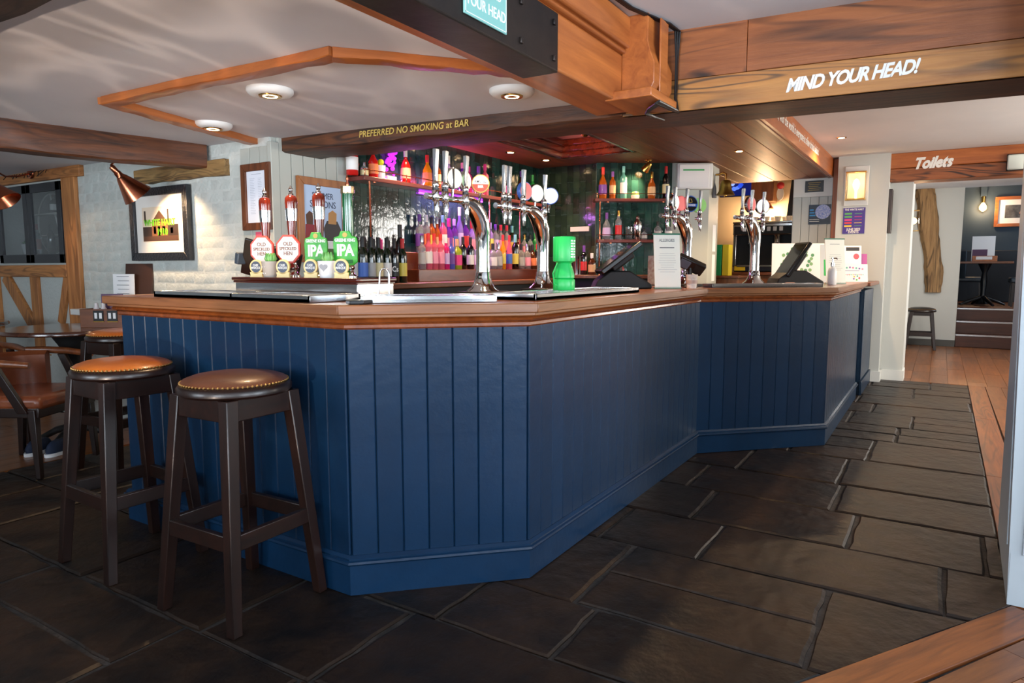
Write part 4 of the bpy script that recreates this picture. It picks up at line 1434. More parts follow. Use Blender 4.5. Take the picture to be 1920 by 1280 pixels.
SZ = 1.813
sh = rail_shelf('long plum stained bottle shelf with copper rail on the left tiled wall', run((3.41, 3.452), (6.0, 3.452))[0], 2.58, SZ)
FA = run((5.98, 2.80), (6.37, 2.20))[0]
UZ, LZ = 1.838, 1.462
rail_shelf('upper bottle shelf with copper rail on the right tiled facet', FA @ Matrix.Translation((-.03, 0, 0)), .735, UZ, .15, .028)
rail_shelf('lower bottle shelf with copper rail on the right tiled facet', FA @ Matrix.Translation((0, 0, 0)), .70, LZ, .15, .028)
for k, (x0, y0, z0, z1) in enumerate(((3.50, 3.33, 1.098, SZ - .03), (4.95, 3.32, 1.187, SZ - .03), (5.45, 3.32, 1.187, SZ - .03))):
    tag(MB().lathe([(.007, z0), (.007, z0 + .2), (.010, z0 + .205), (.007, z0 + .21), (.007, z1)], 10).build('shelf_support', M_copper, loc=(x0, y0, 0)),
        'slim copper rod holding up the long bottle shelf, %s from the left' % ('first', 'second', 'third')[k], 'rod', 'copper shelf rods')
for k, (z0, z1) in enumerate(((1.135, LZ - .028), (LZ, UZ - .028))):
    p = FA @ Vector((.02, -.12, 0))
    tag(MB().lathe([(.007, z0), (.007, (z0 + z1) / 2 - .01), (.011, (z0 + z1) / 2), (.007, (z0 + z1) / 2 + .01), (.007, z1)], 10).build('shelf_support', M_copper, loc=(p.x, p.y, 0)),
        'copper rod %s the lower right hand bottle shelf' % ('below', 'above')[k], 'rod', 'copper rods of the right shelves')
# purple glow strip under the shelf (a real LED strip) and an added one on top of it
M_led = mat('violet_led_strip', (190, 70, 255), .4, emit=6)
led = tag(MB().box(4.15, 3.425, SZ - .045, 5.0, 3.44, SZ - .034).build('led_strip', M_led, smooth=0), 'violet light strip under the long bottle shelf', 'light strip')
area('led_glow', (4.57, 3.40, SZ - .05), (4.57, 3.30, 1.2),   .85, .03, 9, (.72, .22, 1))
tag(MB().box(3.75, 3.432, SZ + .004, 5.1, 3.444, SZ + .012).build('led_strip', M_led, smooth=0), 'added violet light strip along the back of the long bottle shelf', 'light strip')  # strip added so the purple glow behind the bottles has a source
area('added_shelf_glow', (4.4, 3.425, SZ + .016), (4.4, 3.30, 2.1), 1.3, .02, 7, (.85, .25, .9))

# ---- bottles: shared meshes, own colours per object
PROF = {
    'wine': ([(.034, 0), (.0365, .003), (.0365, .185), (.034, .200), (.020, .222), (.0145, .236), (.0135, .285)], (.045, .135), .245, .300),
    'spirit': ([(.034, 0), (.036, .003), (.036, .165), (.033, .180), (.017, .197), (.0135, .205), (.0135, .245)], (.045, .135), .240, .272),
    'squat': ([(.040, 0), (.044, .004), (.044, .120), (.038, .142), (.018, .160), (.015, .168), (.015, .195)], (.03, .105), .19, .222),
    'tall': ([(.029, 0), (.031, .003), (.033, .150), (.028, .185), (.014, .225), (.012, .280)], (.05, .14), .275, .312),
    'flask': ([(.036, 0), (.040, .004), (.044, .06), (.040, .13), (.022, .165), (.015, .175), (.0145, .215)], (.035, .11), .21, .248),
}
BM = {}
for k, (pr, lb, c0, c1) in PROF.items():
    n = 16
    def mk(prof, nm):
        q = MB().lathe(prof, n)
        me = bpy.data.meshes.new(nm)
        me.from_pydata(q.v, [], q.f)
        me.polygons.foreach_set('use_smooth', [True] * len(me.polygons))
        me.set_sharp_from_angle(angle=math.radians(50))
        me.materials.append(M_glass)
        return me
    def rad(z):
        for (r0, z0), (r1, z1) in zip(pr, pr[1:]):
            if z0 <= z <= z1:
                return r0 + (r1 - r0) * (z - z0) / max(z1 - z0, 1e-6)
        return pr[-1][0]
    lab = [(rad(lb[0] + (lb[1] - lb[0]) * i / 4) + .0008, lb[0] + (lb[1] - lb[0]) * i / 4) for i in range(5)]
    cap = [(pr[-1][0] + .002, c0 - .02), (pr[-1][0] + .0025, c1 - .004), (pr[-1][0] + .001, c1), (.002, c1)]
    BM[k] = (mk(pr, 'bottle_body'), mk(lab, 'paper_label'), mk(cap, 'cap'))
GL = {'dark green': mat('dark_green_glass', (14, 30, 16), .06, coat=.6), 'black': mat('black_glass', (10, 10, 12), .06, coat=.6),
      'clear': mat('clear_spirit_glass', (222, 226, 232), .05, trans=.8), 'red': mat('red_spirit_glass', (226, 34, 30), .08, trans=.35, coat=.4),
      'pink': mat('pink_spirit_glass', (240, 110, 136), .08, trans=.4, coat=.4), 'purple': mat('purple_spirit_glass', (120, 50, 170), .08, trans=.4, coat=.4),
      'lilac': mat('lilac_spirit_glass', (178, 150, 220), .08, trans=.5, coat=.4), 'amber': mat('amber_spirit_glass', (196, 96, 26), .08, trans=.45, coat=.4),
      'brown': mat('brown_spirit_glass', (84, 40, 20), .08, trans=.25, coat=.5), 'orange': mat('orange_spirit_glass', (244, 150, 20), .1, trans=.2, coat=.4),
      'lime': mat('lime_spirit_glass', (176, 196, 60), .08, trans=.4, coat=.4), 'green': mat('green_spirit_glass', (40, 140, 66), .08, trans=.3, coat=.4),
      'blue': mat('blue_spirit_glass', (96, 110, 220), .08, trans=.4, coat=.4), 'magenta': mat('magenta_spirit_glass', (220, 40, 130), .08, trans=.3, coat=.4),
      'teal': mat('teal_spirit_glass', (120, 196, 186), .08, trans=.5, coat=.4)}
PC = {'white': (232, 230, 226), 'grey': (176, 174, 172), 'cream': (226, 212, 160), 'yellow': (226, 206, 84), 'black': (20, 20, 22), 'blue': (60, 104, 190), 'pink': (236, 150, 176),
      'red': (200, 40, 40), 'orange': (226, 120, 70), 'tan': (206, 164, 120), 'purple': (110, 60, 150), 'lilac': (200, 178, 226), 'teal': (120, 190, 190), 'green': (50, 140, 70),
      'silver': (190, 190, 194), 'gold': (206, 170, 90), 'magenta': (220, 50, 130), 'dark': (36, 24, 26), 'salmon': (240, 140, 120)}
ORD = ['first', 'second', 'third', 'fourth', 'fifth', 'sixth', 'seventh', 'eighth', 'ninth', 'tenth', 'eleventh', 'twelfth', 'thirteenth', 'fourteenth', 'fifteenth',
       'sixteenth', 'seventeenth', 'eighteenth', 'nineteenth', 'twentieth', 'twenty first', 'twenty second', 'twenty third']


def pmat(c, kind):
    if kind == 'cap' and c in ('silver', 'gold'):
        return mat('cap_' + c, PC[c], .25, 1)
    return mat(('label_' if kind == 'label' else 'cap_') + c, PC[c], .45)


def setm(o, m):
    o.material_slots[0].link = 'OBJECT'
    o.material_slots[0].material = m


def bottle(kind, loc, glass, lab, cap, H, label, group, rz=0):
    t = thing('bottle', label, 'bottle', loc, rz, group)
    full = PROF[kind][3]
    s = H / full
    w = (1 + (s - 1) * .45) * .86
    b, l, c = BM[kind]
    S_ = Matrix.Diagonal((w, w, s, 1))
    setm(link('bottle_body', b, t, M=S_), GL[glass])
    if lab:
        setm(link('paper_label', l, t, M=S_), pmat(lab, 'label'))
    setm(link('cap', c, t, M=S_), pmat(cap, 'cap'))
    return t


def row(items, where, group, place):
    for i, (u, kind, g, l, c, H) in enumerate(items):
        lb = ('%s bottle, %s label, %s cap, %s from left %s' % (g, l, c, ORD[i], where)) if l else ('plain %s bottle with %s cap, %s from left %s' % (g, c, ORD[i], where))
        bottle(kind, place(u), g, l, c, H, lb, group, i * .7)


def atY(y, z):
    def f(u):
        p = onY(u, 460, y)
        return (p.x, y, z)
    return f


row([(669, 'wine', 'dark green', 'white', 'black', .31), (683, 'wine', 'dark green', 'grey', 'black', .31), (697, 'wine', 'dark green', 'white', 'black', .31),
     (711, 'wine', 'dark green', 'blue', 'red', .31), (726, 'wine', 'black', 'grey', 'black', .30)], 'in the back wine row', 'wine bottles at the back', atY(3.37, 1.0985))
row([(700, 'wine', 'dark green', 'grey', 'black', .295), (714, 'wine', 'dark green', 'cream', 'magenta', .295), (728, 'wine', 'black', 'red', 'black', .29)],
    'in the middle wine row', 'wine bottles in the middle', atY(3.26, 1.0985))
row([(680, 'wine', 'dark green', 'blue', 'black', .30), (695, 'wine', 'dark green', 'grey', 'black', .30), (709, 'wine', 'dark green', 'cream', 'black', .30), (725, 'wine', 'dark green', 'white', 'black', .30),
     (739, 'wine', 'black', 'black', 'dark', .30), (754, 'wine', 'dark green', 'yellow', 'red', .30)], 'in the front wine row', 'wine bottles at the front', atY(3.14, 1.0985))
csb = [o for o in COL.objects if o.name.startswith('bottle') and str(o.get('label', '')).startswith('black bottle, black label, dark cap')][0]
csb.rotation_euler = (0, 0, 0)
text('lettering', 'Cs', .05, M_wpaint, csb, M=frame((-.0205, -.0255, .092), (.78, -.62, 0)), bold=.001, width=.8)
bottle('wine', (onY(752, 460, 3.30).x, 3.31, 1.0985), 'black', None, 'black', .41, 'oversized black wine bottle standing behind the front wine row', 'large bottles')
row([(791, 'spirit', 'clear', 'grey', 'silver', .25), (803, 'spirit', 'pink', 'white', 'red', .27), (814, 'spirit', 'pink', 'pink', 'red', .27),
     (826, 'spirit', 'pink', 'pink', 'red', .27), (836, 'spirit', 'magenta', 'lilac', 'white', .25), (846, 'spirit', 'blue', 'purple', 'purple', .25), (857, 'squat', 'lime', 'magenta', 'tan', .24),
     (868, 'wine', 'black', None, 'black', .26), (882, 'wine', 'black', 'white', 'dark', .26), (896, 'spirit', 'clear', 'white', 'silver', .24), (912, 'spirit', 'clear', 'lilac', 'white', .24),
     (924, 'squat', 'clear', 'white', 'black', .22), (934, 'squat', 'clear', 'grey', 'silver', .23), (943, 'tall', 'orange', 'yellow', 'red', .30), (955, 'tall', 'pink', 'blue', 'red', .30),
     (966, 'wine', 'black', 'yellow', 'teal', .31), (977, 'squat', 'clear', 'grey', 'brown' if False else 'dark', .23), (988, 'squat', 'clear', 'pink', 'silver', .23), (999, 'flask', 'brown', 'orange', 'black', .23),
     (1007, 'wine', 'black', 'white', 'red', .24)],
    'on the lower ledge', 'spirit bottles on the lower ledge', atY(3.278, L1 + .001))
row([(787, 'spirit', 'clear', 'purple', 'purple', .29), (799, 'spirit', 'clear', 'orange', 'white', .29), (809, 'spirit', 'amber', 'yellow', 'black', .28), (820, 'tall', 'amber', 'tan', 'silver', .28),
     (831, 'spirit', 'pink', 'white', 'teal', .30), (842, 'flask', 'purple', 'pink', 'magenta', .28), (852, 'spirit', 'purple', 'blue', 'lilac', .28), (862, 'tall', 'lilac', 'lilac', 'white', .38),
     (873, 'spirit', 'purple', 'red', 'silver', .30), (885, 'flask', 'lilac', 'pink', 'red', .28), (919, 'spirit', 'lilac', 'yellow', 'lilac', .28), (929, 'spirit', 'clear', 'lilac', 'purple', .27),
     (939, 'spirit', 'clear', 'pink', 'red', .27), (950, 'spirit', 'clear', 'salmon', 'red', .27), (960, 'wine', 'dark green', 'gold', 'teal', .27), (972, 'spirit', 'brown', 'white', 'black', .20),
     (983, 'flask', 'clear', 'pink', 'gold', .20), (994, 'spirit', 'clear', 'dark', 'black', .20), (1003, 'spirit', 'green', 'green', 'green', .22)],
    'on the raised ledge', 'spirit bottles on the raised ledge', atY(3.392, L2 + .001))
row([(664, 'squat', 'red', 'white', 'black', .25), (686, 'squat', 'clear', 'cream', 'silver', .10), (703, 'flask', 'red', 'orange', 'white', .22), (763, 'flask', 'red', 'salmon', 'white', .25),
     (803, 'flask', 'orange', 'orange', 'red', .24), (822, 'spirit', 'amber', 'cream', 'gold', .22), (842, 'flask', 'lilac', 'purple', 'white', .27), (868, 'spirit', 'purple', 'pink', 'pink', .24),
     (880, 'spirit', 'magenta', 'magenta', 'magenta', .22), (898, 'squat', 'clear', 'gold', 'purple', .24), (910, 'spirit', 'pink', 'magenta', 'magenta', .27), (953, 'spirit', 'brown', 'pink', 'red', .25),
     (977, 'spirit', 'brown', 'lilac', 'purple', .28), (998, 'wine', 'green', 'orange', 'green', .27)],
    'on the long shelf', 'bottles on the long shelf', atY(3.37, SZ + .001))
t = thing('tumbler_ornament', 'white tumbler with a yellow ball on the long shelf', 'ornament', (onY(717, 460, 3.36).x, 3.36, SZ + .001))
MB().lathe([(.026, 0), (.033, .09), (.033, .095), (.02, .096)], 16).build('cup_body', M_paper, t, smooth=40)
MB().ball((0, 0, .118), .023, 14, 10).build('ball', mat('acid_yellow', (206, 214, 30), .4), t)
t = thing('lightbox_ornament', 'violet sparkling glass ornament at the back of the long shelf', 'ornament', (onY(736, 460, 3.41).x, 3.415, SZ + .001))
R = random.Random(2)
mb = MB()
for k in range(26):
    mb.ball((R.uniform(-.05, .05), R.uniform(-.012, .012), R.uniform(.05, .27)), R.uniform(.010, .018), 6, 4)
g = mb.build('crystals', mat('violet_crystal', (190, 50, 230), .1, emit=1.2), t)
g['kind'] = 'stuff'
MB().box(-.05, -.015, 0, .05, .015, .045).build('stand', mat('pale_ornament_base', (200, 180, 200), .4), t, bevel=.004)
# right shelves
def atF(y, z):
    def f(u):
        p = FA @ Vector((.716 * (u - 1120) / 141, y, 0))
        return (p.x, p.y, z)
    return f
row([(1130, 'flask', 'amber', 'purple', 'red', .29), (1148, 'spirit', 'amber', 'tan', 'purple', .25), (1168, 'spirit', 'teal', 'white', 'teal', .30), (1220, 'flask', 'amber', 'tan', 'gold', .25), (1246, 'wine', 'black', 'cream', 'red', .30)],
    'on upper right shelf', 'bottles on the upper right shelf', atF(-.075, UZ + .001))
row([(1138, 'flask', 'clear', 'lilac', 'purple', .25), (1160, 'spirit', 'clear', 'red', 'gold', .27), (1208, 'squat', 'clear', 'grey', 'black', .10), (1233, 'squat', 'clear', 'grey', 'black', .17), (1253, 'squat', 'clear', 'white', 'green', .17)],
    'on lower right shelf', 'bottles on the lower right shelf', atF(-.075, LZ + .001))
p = atF(-.075, UZ + .001)(1190)
t = thing('succulent_pot', 'pale round pot with a green cactus on the upper right shelf', 'plant pot', p)
MB().lathe([(.035, 0), (.04, .03), (.038, .035), (.004, .035)], 18).build('pot', mat('blush_pot', (230, 200, 190), .5), t)
MB().lathe([(.034, .035), (.036, .05), (.028, .066), (.003, .072)], 12).build('cactus', M_leaf, t, smooth=60)
p = atF(-.075, LZ + .001)(1195)
t = thing('cocktail_shaker', 'polished steel cocktail shaker on the lower right shelf', 'shaker', p)
MB().lathe([(.030, 0), (.032, .003), (.043, .13), (.040, .16), (.024, .185), (.022, .19)], 18).build('tin', M_chrome, t, smooth=40)
MB().lathe([(.020, .188), (.018, .215), (.012, .222), (.002, .223)], 14).build('lid', M_chrome, t, smooth=40)
p = atF(-.075, LZ + .001)(1180)
tag(MB().lathe([(.03, 0), (.033, .006), (.036, .12), (.034, .12), (.031, .012), (.003, .010)], 16).build('tumbler_glass', M_glass, loc=p), 'clear tall glass left of the steel cocktail shaker', 'glass')
# back counter things
for k, u in enumerate((1068, 1082)):
    p = onX(u, 470, 5.82)
    tag(MB().lathe([(.034, 0), (.040, .17), (.041, .172), (.036, .172), (.03, .01), (.003, .008)], 18).build('shaker_tin', M_steel, loc=(5.82, p.y, 1.136), smooth=40), 'tall steel tin on the back counter, %s of two' % ('left', 'right')[k], 'tin', 'steel tins')
p = onX(1095, 470, 5.76); bottle('wine', (5.76, p.y, 1.136), 'black', 'red', 'purple', .27, 'dark slim bottle right of the steel tins on the back counter', 'back counter bottles')
p = onX(1110, 470, 5.80); bottle('squat', (5.80, p.y, 1.136), 'brown', 'tan', 'white', .20, 'square shouldered amber bottle with tan label on the back counter', 'back counter bottles')
tag(MB().box(0, -.10, 0, .012, .10, .045).build('tile_sign', mat('pale_pink_sign', (214, 200, 204), .5), loc=(6.0, 2.98, 1.55)), 'small blank pale strip sign stuck on the green tiles', 'sign')
tag(MB().lathe([(.035, 0), (.06, .02), (.062, .05), (.05, .075), (.02, .09)], 18).build('red_bowl', mat('dark_red_gloss', (150, 24, 40), .3), loc=(5.70, 2.45, 1.136)), 'dark red rounded jar behind the near till', 'jar')
t = thing('till_side_box', 'pale patterned box standing behind the near till', 'box', (5.0, 1.83, BT))
MB().box(-.03, -.06, 0, .03, .06, .22).build('carton', mat('patterned_carton', (206, 196, 180), .5, var=(30, (170, 130, 110))), t, bevel=.003)

# ================================================================== LAMPS
def downlight(label, x, y, z=1.98, power=9):
    t = thing('ceiling_downlight', label, 'ceiling light', (x, y, z), 0, 'round surface downlights')
    MB().lathe([(.035, -.024), (.06, -.028), (.088, -.024), (.100, -.012), (.100, 0)], 36).build('housing', M_white, t, smooth=50)
    MB().lathe([(.034, -.030), (.048, -.031), (.050, -.026)], 28).build('bezel', M_brass, t, smooth=40)
    MB().lathe([(.004, -.029), (.032, -.0305), (.034, -.027)], 20).build('bulb', M_bulbhot, t)
    s = spot('downlight_beam', (x, y, z - .04), (x, y, 0), power, WARM, 110, .7, .035)


downlight('round white downlight on the low ceiling inside the batten, in the middle', 2.07, 2.55, power=42)
downlight('round white downlight on the low ceiling by the beam bracket', 2.64, 1.65, power=42)
downlight('round white downlight on the low ceiling, farthest left near the wall', 2.38, 3.41, power=32)


def recessed(label, x, y, z, power, ang=105):
    t = thing('recessed_downlight', label, 'ceiling light', (x, y, z), 0, 'small recessed downlights')
    MB().lathe([(.026, -.004), (.040, -.005), (.044, 0)], 24).build('rim', M_brass, t, smooth=40)
    MB().lathe([(.004, -.0045), (.026, -.0055), (.027, -.003)], 16).build('bulb', M_bulbhot, t)
    spot('downlight_beam', (x, y, z - .02), (x, y, 0), power, WARM, ang, .6, .03)


recessed('small recessed light in the canopy edge, left of two over the fonts', 5.05, 3.17, CZ, 50)
recessed('small recessed light in the canopy edge above the purple bottles', 4.45, 3.17, CZ, 46)
recessed('small recessed light in the canopy edge above the wine bottles', 3.80, 3.17, CZ, 46)
recessed('small recessed light in the canopy edge, right of two over the fonts', 5.58, 3.12, CZ, 34)
recessed('small recessed light in the canopy boards above the far fonts', 6.02, 1.50, CZ, 75)
recessed('small recessed light in the pale ceiling near the lantern', 6.95, .83, 2.37, 80, 150)
spot('canopy_front_beam', (3.9, 1.75, CZ - .03), (3.9, 1.75, 0), 75, WARM, 110, .6, .04)
recess_x = tag(MB().lathe([(.004, -.0045), (.026, -.0055), (.044, 0)], 18).build('recessed_downlight', M_bulbhot, loc=(3.9, 1.75, CZ)), 'small recessed light in the canopy just behind the long beam', 'ceiling light')


def brass_spot(label, x, y, z, aim, power):
    t = thing('spotlight', label, 'spotlight', (x, y, z), 0, 'small brass spotlights')
    MB().lathe([(.03, -.012), (.035, 0)], 16).build('ceiling_rose', M_brass, t)
    MB().tube([(0, 0, -.01), (0, 0, -.04)], .007, 8).build('stem', M_brass, t)
    d = (Vector(aim) - Vector((x, y, z - .05))).normalized()
    F = Matrix.Translation((0, 0, -.055)) @ d.to_track_quat('Z', 'Y').to_matrix().to_4x4()
    MB().lathe([(.012, -.04), (.022, -.03), (.040, .05), (.036, .05), (.02, .0)], 18, F).build('shade', M_brass, t, smooth=40)
    MB().lathe([(.004, .03), (.026, .035), (.026, .04)], 12, F).build('bulb', M_bulbhot, t)
    e = Vector((x, y, z - .055)) + d * .06
    spot('spotlight_beam', e, aim, power, WARM, 80, .6, .03)


brass_spot('small brass spotlight under the canopy recess', 4.95, 2.42, CZ + .155, (5.98, 2.95, 1.75), 40)
brass_spot('small brass spotlight under the canopy above the right shelves', 6.08, 2.33, CZ, (6.15, 2.6, 1.85), 36)


# copper wall lamps on the left
def copper_lamp(label, top, shade_top, shade_dir, arm, power, r=.095, h=.15):
    t = thing('wall_lamp', label, 'lamp')
    MB().tube(arm, .007, 8).build('arm', M_copper, t, smooth=60)
    d = Vector(shade_dir).normalized()
    F = Matrix.Translation(shade_top) @ d.to_track_quat('Z', 'Y').to_matrix().to_4x4()
    MB().lathe([(.014, -.075), (.018, -.07), (.018, -.03), (.022, -.028), (.022, -.01), (.026, 0)], 18, F).build('lamp_holder', M_copper, t, smooth=40)
    mb = MB().lathe([(.026, 0), (.034, .012), (r, h), (r * .97, h), (.030, .016), (.022, .004)], 32, F)
    mb.build('shade', M_copper, t, smooth=40)
    MB().ball(tuple(F @ Vector((0, 0, .075))), .026, 14, 10).build('bulb', M_bulb, t)
    MB().lathe([(.045, 0), (.042, .012), (.02, .018)], 24, Matrix.Translation(top) @ Vector((-1, 0, 0)).to_track_quat('Z', 'Y').to_matrix().to_4x4()).build('wall_rose', M_copper, t, smooth=40)
    spot('lamp_beam', F @ Vector((0, 0, .08)), F @ Vector((0, 0, 1)), power, WARM, 105, .5, .03)
    return t


copper_lamp('copper cone lamp lighting the framed picture on the brick wall', (2.72, 4.19, 1.90), (2.42, 4.43, 1.775), (.62, -.10, -.72),
            [(2.72, 4.19, 1.90), (2.60, 4.28, 1.90), (2.47, 4.40, 1.885), (2.39, 4.44, 1.86), (2.37, 4.44, 1.835)], 100)
copper_lamp('copper cone lamp with round copper rose at the left edge', (2.735, 6.33, 1.965), (2.30, 5.90, 1.80), (.35, -.55, -.8),
            [(2.735, 6.33, 1.965), (2.62, 6.28, 1.925), (2.50, 6.20, 1.905), (2.38, 6.08, 1.93), (2.31, 5.98, 1.93), (2.285, 5.92, 1.88)], 10)
# twiggy garland on the left beam underside
t = thing('twig_garland', 'dark twiggy garland hanging under the left beam', 'garland')
R = random.Random(12)
for k in range(16):
    u = -10 + k * 15 if k < 7 else 90 + k * 1
    p = onX(5 + k * 5, 292, 2.72)
    MB().tube([(2.74, p.y, 1.975), (2.71, p.y + R.uniform(-.06, .06), 1.975 - R.uniform(.01, .05))], .003, 5).build('twig', M_blackm, t)
# lantern on the grey wall
t = thing('wall_lantern', 'lit brass and glass box lantern on the grey wall', 'lantern', (8.115, .80, 1.90))
MB().box(-.012, -.115, -.05, 0, .115, .36).build('back_plate', M_white, t, bevel=.004)
MB().box(-.11, -.095, 0, -.005, .095, .018).build('base', M_brass, t, bevel=.003)
MB().box(-.11, -.095, .282, -.005, .095, .295).build('lid', M_brass, t, bevel=.003)
for y in (-.092, .086):
    for x in (-.11, -.012):
        MB().box(x, y, .018, x + .006, y + .006, .282).build('upright', M_brass, t)
MB().box(-.106, -.088, .018, -.104, .088, .282).build('pane', M_glass, t)
for y in (-.091, .089):
    MB().box(-.102, y, .018, -.014, y + .002, .282).build('pane', M_glass, t)
MB().lathe([(.012, .018), (.012, .10), (.03, .14), (.034, .17), (.022, .21), (.003, .225)], 16, Matrix.Translation((-.055, 0, 0))).build('bulb', M_bulb, t, smooth=60)
point('lantern_light', (8.03, .80, 2.08), 12, WARM, .035)
t = thing('wall_lantern', 'lit lantern in the passage beside the twisted timber', 'lantern', (10.8, .455, 1.66))
MB().box(-.08, -.02, 0, .08, 0, .36).build('back_plate', M_brass, t, bevel=.004)
MB().box(-.07, -.17, .03, .07, -.02, .04).build('base', M_brass, t)
MB().box(-.07, -.17, .30, .07, -.02, .31).build('lid', M_brass, t)
MB().box(-.068, -.168, .04, .068, -.166, .30).build('pane', M_glass, t)
MB().ball((0, -.10, .17), .045, 14, 10).build('bulb', M_bulb, t)
point('lantern_light', (10.8, .30, 1.83), 10, WARM, .04)
# emergency light and copper shade by the passage
t = thing('emergency_light', 'white emergency light box on the passage beam at the right edge', 'light box', (8.19, -.60, 2.13))
MB().box(-.05, -.16, 0, 0, .12, .14).build('diffuser', mat('milky_plastic', (220, 232, 226), .3), t, bevel=.01)
MB().box(-.02, -.165, -.008, .0, .125, .148).build('back_tray', M_blackm, t, bevel=.003)
t = thing('pendant_lamp', 'long copper lamp shade at the extreme right edge', 'lamp', (7.95, -.66, 1.70))
MB().lathe([(.075, 0), (.06, .05), (.055, .42), (.02, .44), (.008, .66)], 24).build('shade', M_copper, t, smooth=40)

# ================================================================== FRAMES, SIGNS AND PAPERS ON WALLS
def framed(name, label, cat, M, w, h, bw, depth, mframe, mface, mat_w=0, mmat=None):
    """mitred frame hung on plane M (x right, y up, z out), origin at the lower left corner"""
    t = thing(name, label, cat)
    t.matrix_local = M
    for (a, b, c, d) in (((0, 0), (w, 0), (w - bw, bw), (bw, bw)), ((w, 0), (w, h), (w - bw, h - bw), (w - bw, bw)), ((w, h), (0, h), (bw, h - bw), (w - bw, h - bw)), ((0, h), (0, 0), (bw, bw), (bw, h - bw))):
        MB().prism([a, b, c, d], 0, depth).build('frame_side', mframe, t, bevel=.003)
    if mat_w:
        MB().box(bw, bw, 0, w - bw, h - bw, depth * .4).build('mount', mmat, t, smooth=0)
    k = bw + mat_w
    MB().box(k, k, 0, w - k, h - k, depth * .4 + .001).build('print', mface, t, smooth=0)
    return t, depth * .4 + .0016


M_frameblk = mat('black_carved_frame', (26, 28, 34), .3, bump=(60, .6), coat=.3)
M_fw = wood('frame_brown_wood', (122, 70, 40), (70, 36, 20), 1, 1.2, .45)
M_fw2 = wood('frame_light_wood', (168, 108, 60), (128, 76, 40), 1, 1.0, .4)
# picture on the brick wall (sits on small blocks proud of the bricks)
t, z = framed('framed_picture', 'black framed old pub photograph with green lettering on brick wall', 'picture', FX(2.776, 4.935, 1.25) , .69, .50, .055, .035, M_frameblk,
              mat('sepia_sky', (232, 214, 190), .5), .075, mat('white_mount_board', (238, 234, 226), .6))
sep = [mat('sepia_%d' % k, c, .6) for k, c in enumerate(((92, 62, 46), (140, 92, 60), (60, 44, 38), (184, 140, 100)))]
x0, y0 = .135, .135
for (a, b, c, d, k) in ((.0, .0, .42, .035, 0), (.0, .035, .11, .10, 2), (.30, .035, .42, .11, 2), (.11, .035, .30, .13, 1), (.02, .13, .04, .21, 2), (.30, .12, .315, .215, 2), (.13, .05, .16, .10, 2), (.18, .035, .21, .10, 3), (.235, .05, .27, .10, 2), (.33, .05, .36, .09, 1)):
    MB().box(x0 + a, y0 + b, z, x0 + c, y0 + d, z + .0008).build('printed_shape', sep[k], t, smooth=0)
MB().prism([(x0 + .11, y0 + .13), (x0 + .30, y0 + .13), (x0 + .205, y0 + .21)], z, z + .0009).build('printed_gable', sep[0], t, smooth=0)
M_neon = mat('neon_green_paint', (120, 220, 40), .5)
text('lettering', 'WHITE HART', .062, M_neon, t, M=Matrix.Translation((x0 + .205, y0 + .125, z + .002)), bold=.0012)
text('lettering', '1910', .065, M_neon, t, M=Matrix.Translation((x0 + .235, y0 + .06, z + .002)), bold=.0012)

t, z = framed('framed_list', 'brown framed white price list on the grey boarded column', 'frame', FX(2.777, 3.70, 1.43), .27, .40, .045, .022, M_fw, mat('bluish_white_paper', (226, 232, 244), .5))
mb = MB()
R = random.Random(6)
mb.box(.09, .335, z, .18, .338, z + .0006)
for k in range(22):
    mb.box(.075, .31 - k * .010, z, .075 + R.uniform(.03, .05), .312 - k * .010, z + .0005)
    mb.box(.150, .31 - k * .010, z, .150 + R.uniform(.02, .04), .312 - k * .010, z + .0005)
g = mb.build('print_lines', mat('list_print', (170, 178, 194), .6), t, smooth=0)
g['kind'] = 'stuff'
t, z = framed('framed_poster', 'light wood framed summer sessions poster on the grey boards', 'poster', FY(2.95, 3.428, 1.235), .42, .535, .048, .022, M_fw2, mat('poster_sky', (176, 200, 232), .5))
text('lettering', 'SUMMER', .055, mat('navy_print', (44, 60, 92), .5), t, M=Matrix.Translation((.21, .425, z)), width=.85)
text('lettering', 'SESSIONS', .062, MATS['navy_print'], t, M=Matrix.Translation((.21, .37, z)), width=.85)
skin = mat('print_skin', (206, 150, 118), .6)
for nm, c, poly in (('printed_grass', (70, 92, 60), [(.05, .05), (.37, .05), (.37, .13), (.05, .13)]),
                    ('printed_top', (60, 58, 60), [(.22, .13), (.35, .13), (.36, .22), (.33, .27), (.24, .27), (.21, .22)]),
                    ('printed_hair', (190, 140, 84), [(.25, .25), (.32, .25), (.325, .32), (.29, .34), (.255, .32)]),
                    ('printed_shorts', (214, 216, 222), [(.225, .09), (.345, .09), (.35, .14), (.22, .14)]),
                    ('printed_dress', (140, 40, 52), [(.055, .10), (.13, .10), (.15, .24), (.06, .24)]),
                    ('printed_arm', (206, 150, 118), [(.13, .12), (.155, .12), (.10, .25), (.075, .25)]),
                    ('printed_hair', (84, 54, 40), [(.07, .23), (.12, .23), (.125, .31), (.095, .325), (.065, .30)])):
    MB().prism(poly, z - .0006, z + .0004 + .0002 * len(nm) / 10).build(nm, mat('print_%d_%d_%d' % c, c, .6), t, smooth=0)
t = thing('pink_poster', 'small pink poster with white lettering below the price list', 'poster')
t.matrix_local = FX(2.777, 3.60, 1.21)
MB().box(0, 0, 0, .17, .21, .002).build('sheet', mat('pink_poster_print', (222, 92, 116), .5), t, smooth=0)
text('lettering', 'UNDER', .052, M_wpaint, t, M=Matrix.Translation((.085, .165, .0025)), bold=.001, width=.85)
MB().box(.02, .05, .002, .15, .056, .0026).build('print_line', M_wpaint, t, smooth=0)
MB().box(.02, .03, .002, .11, .036, .0026).build('print_line', M_wpaint, t, smooth=0)
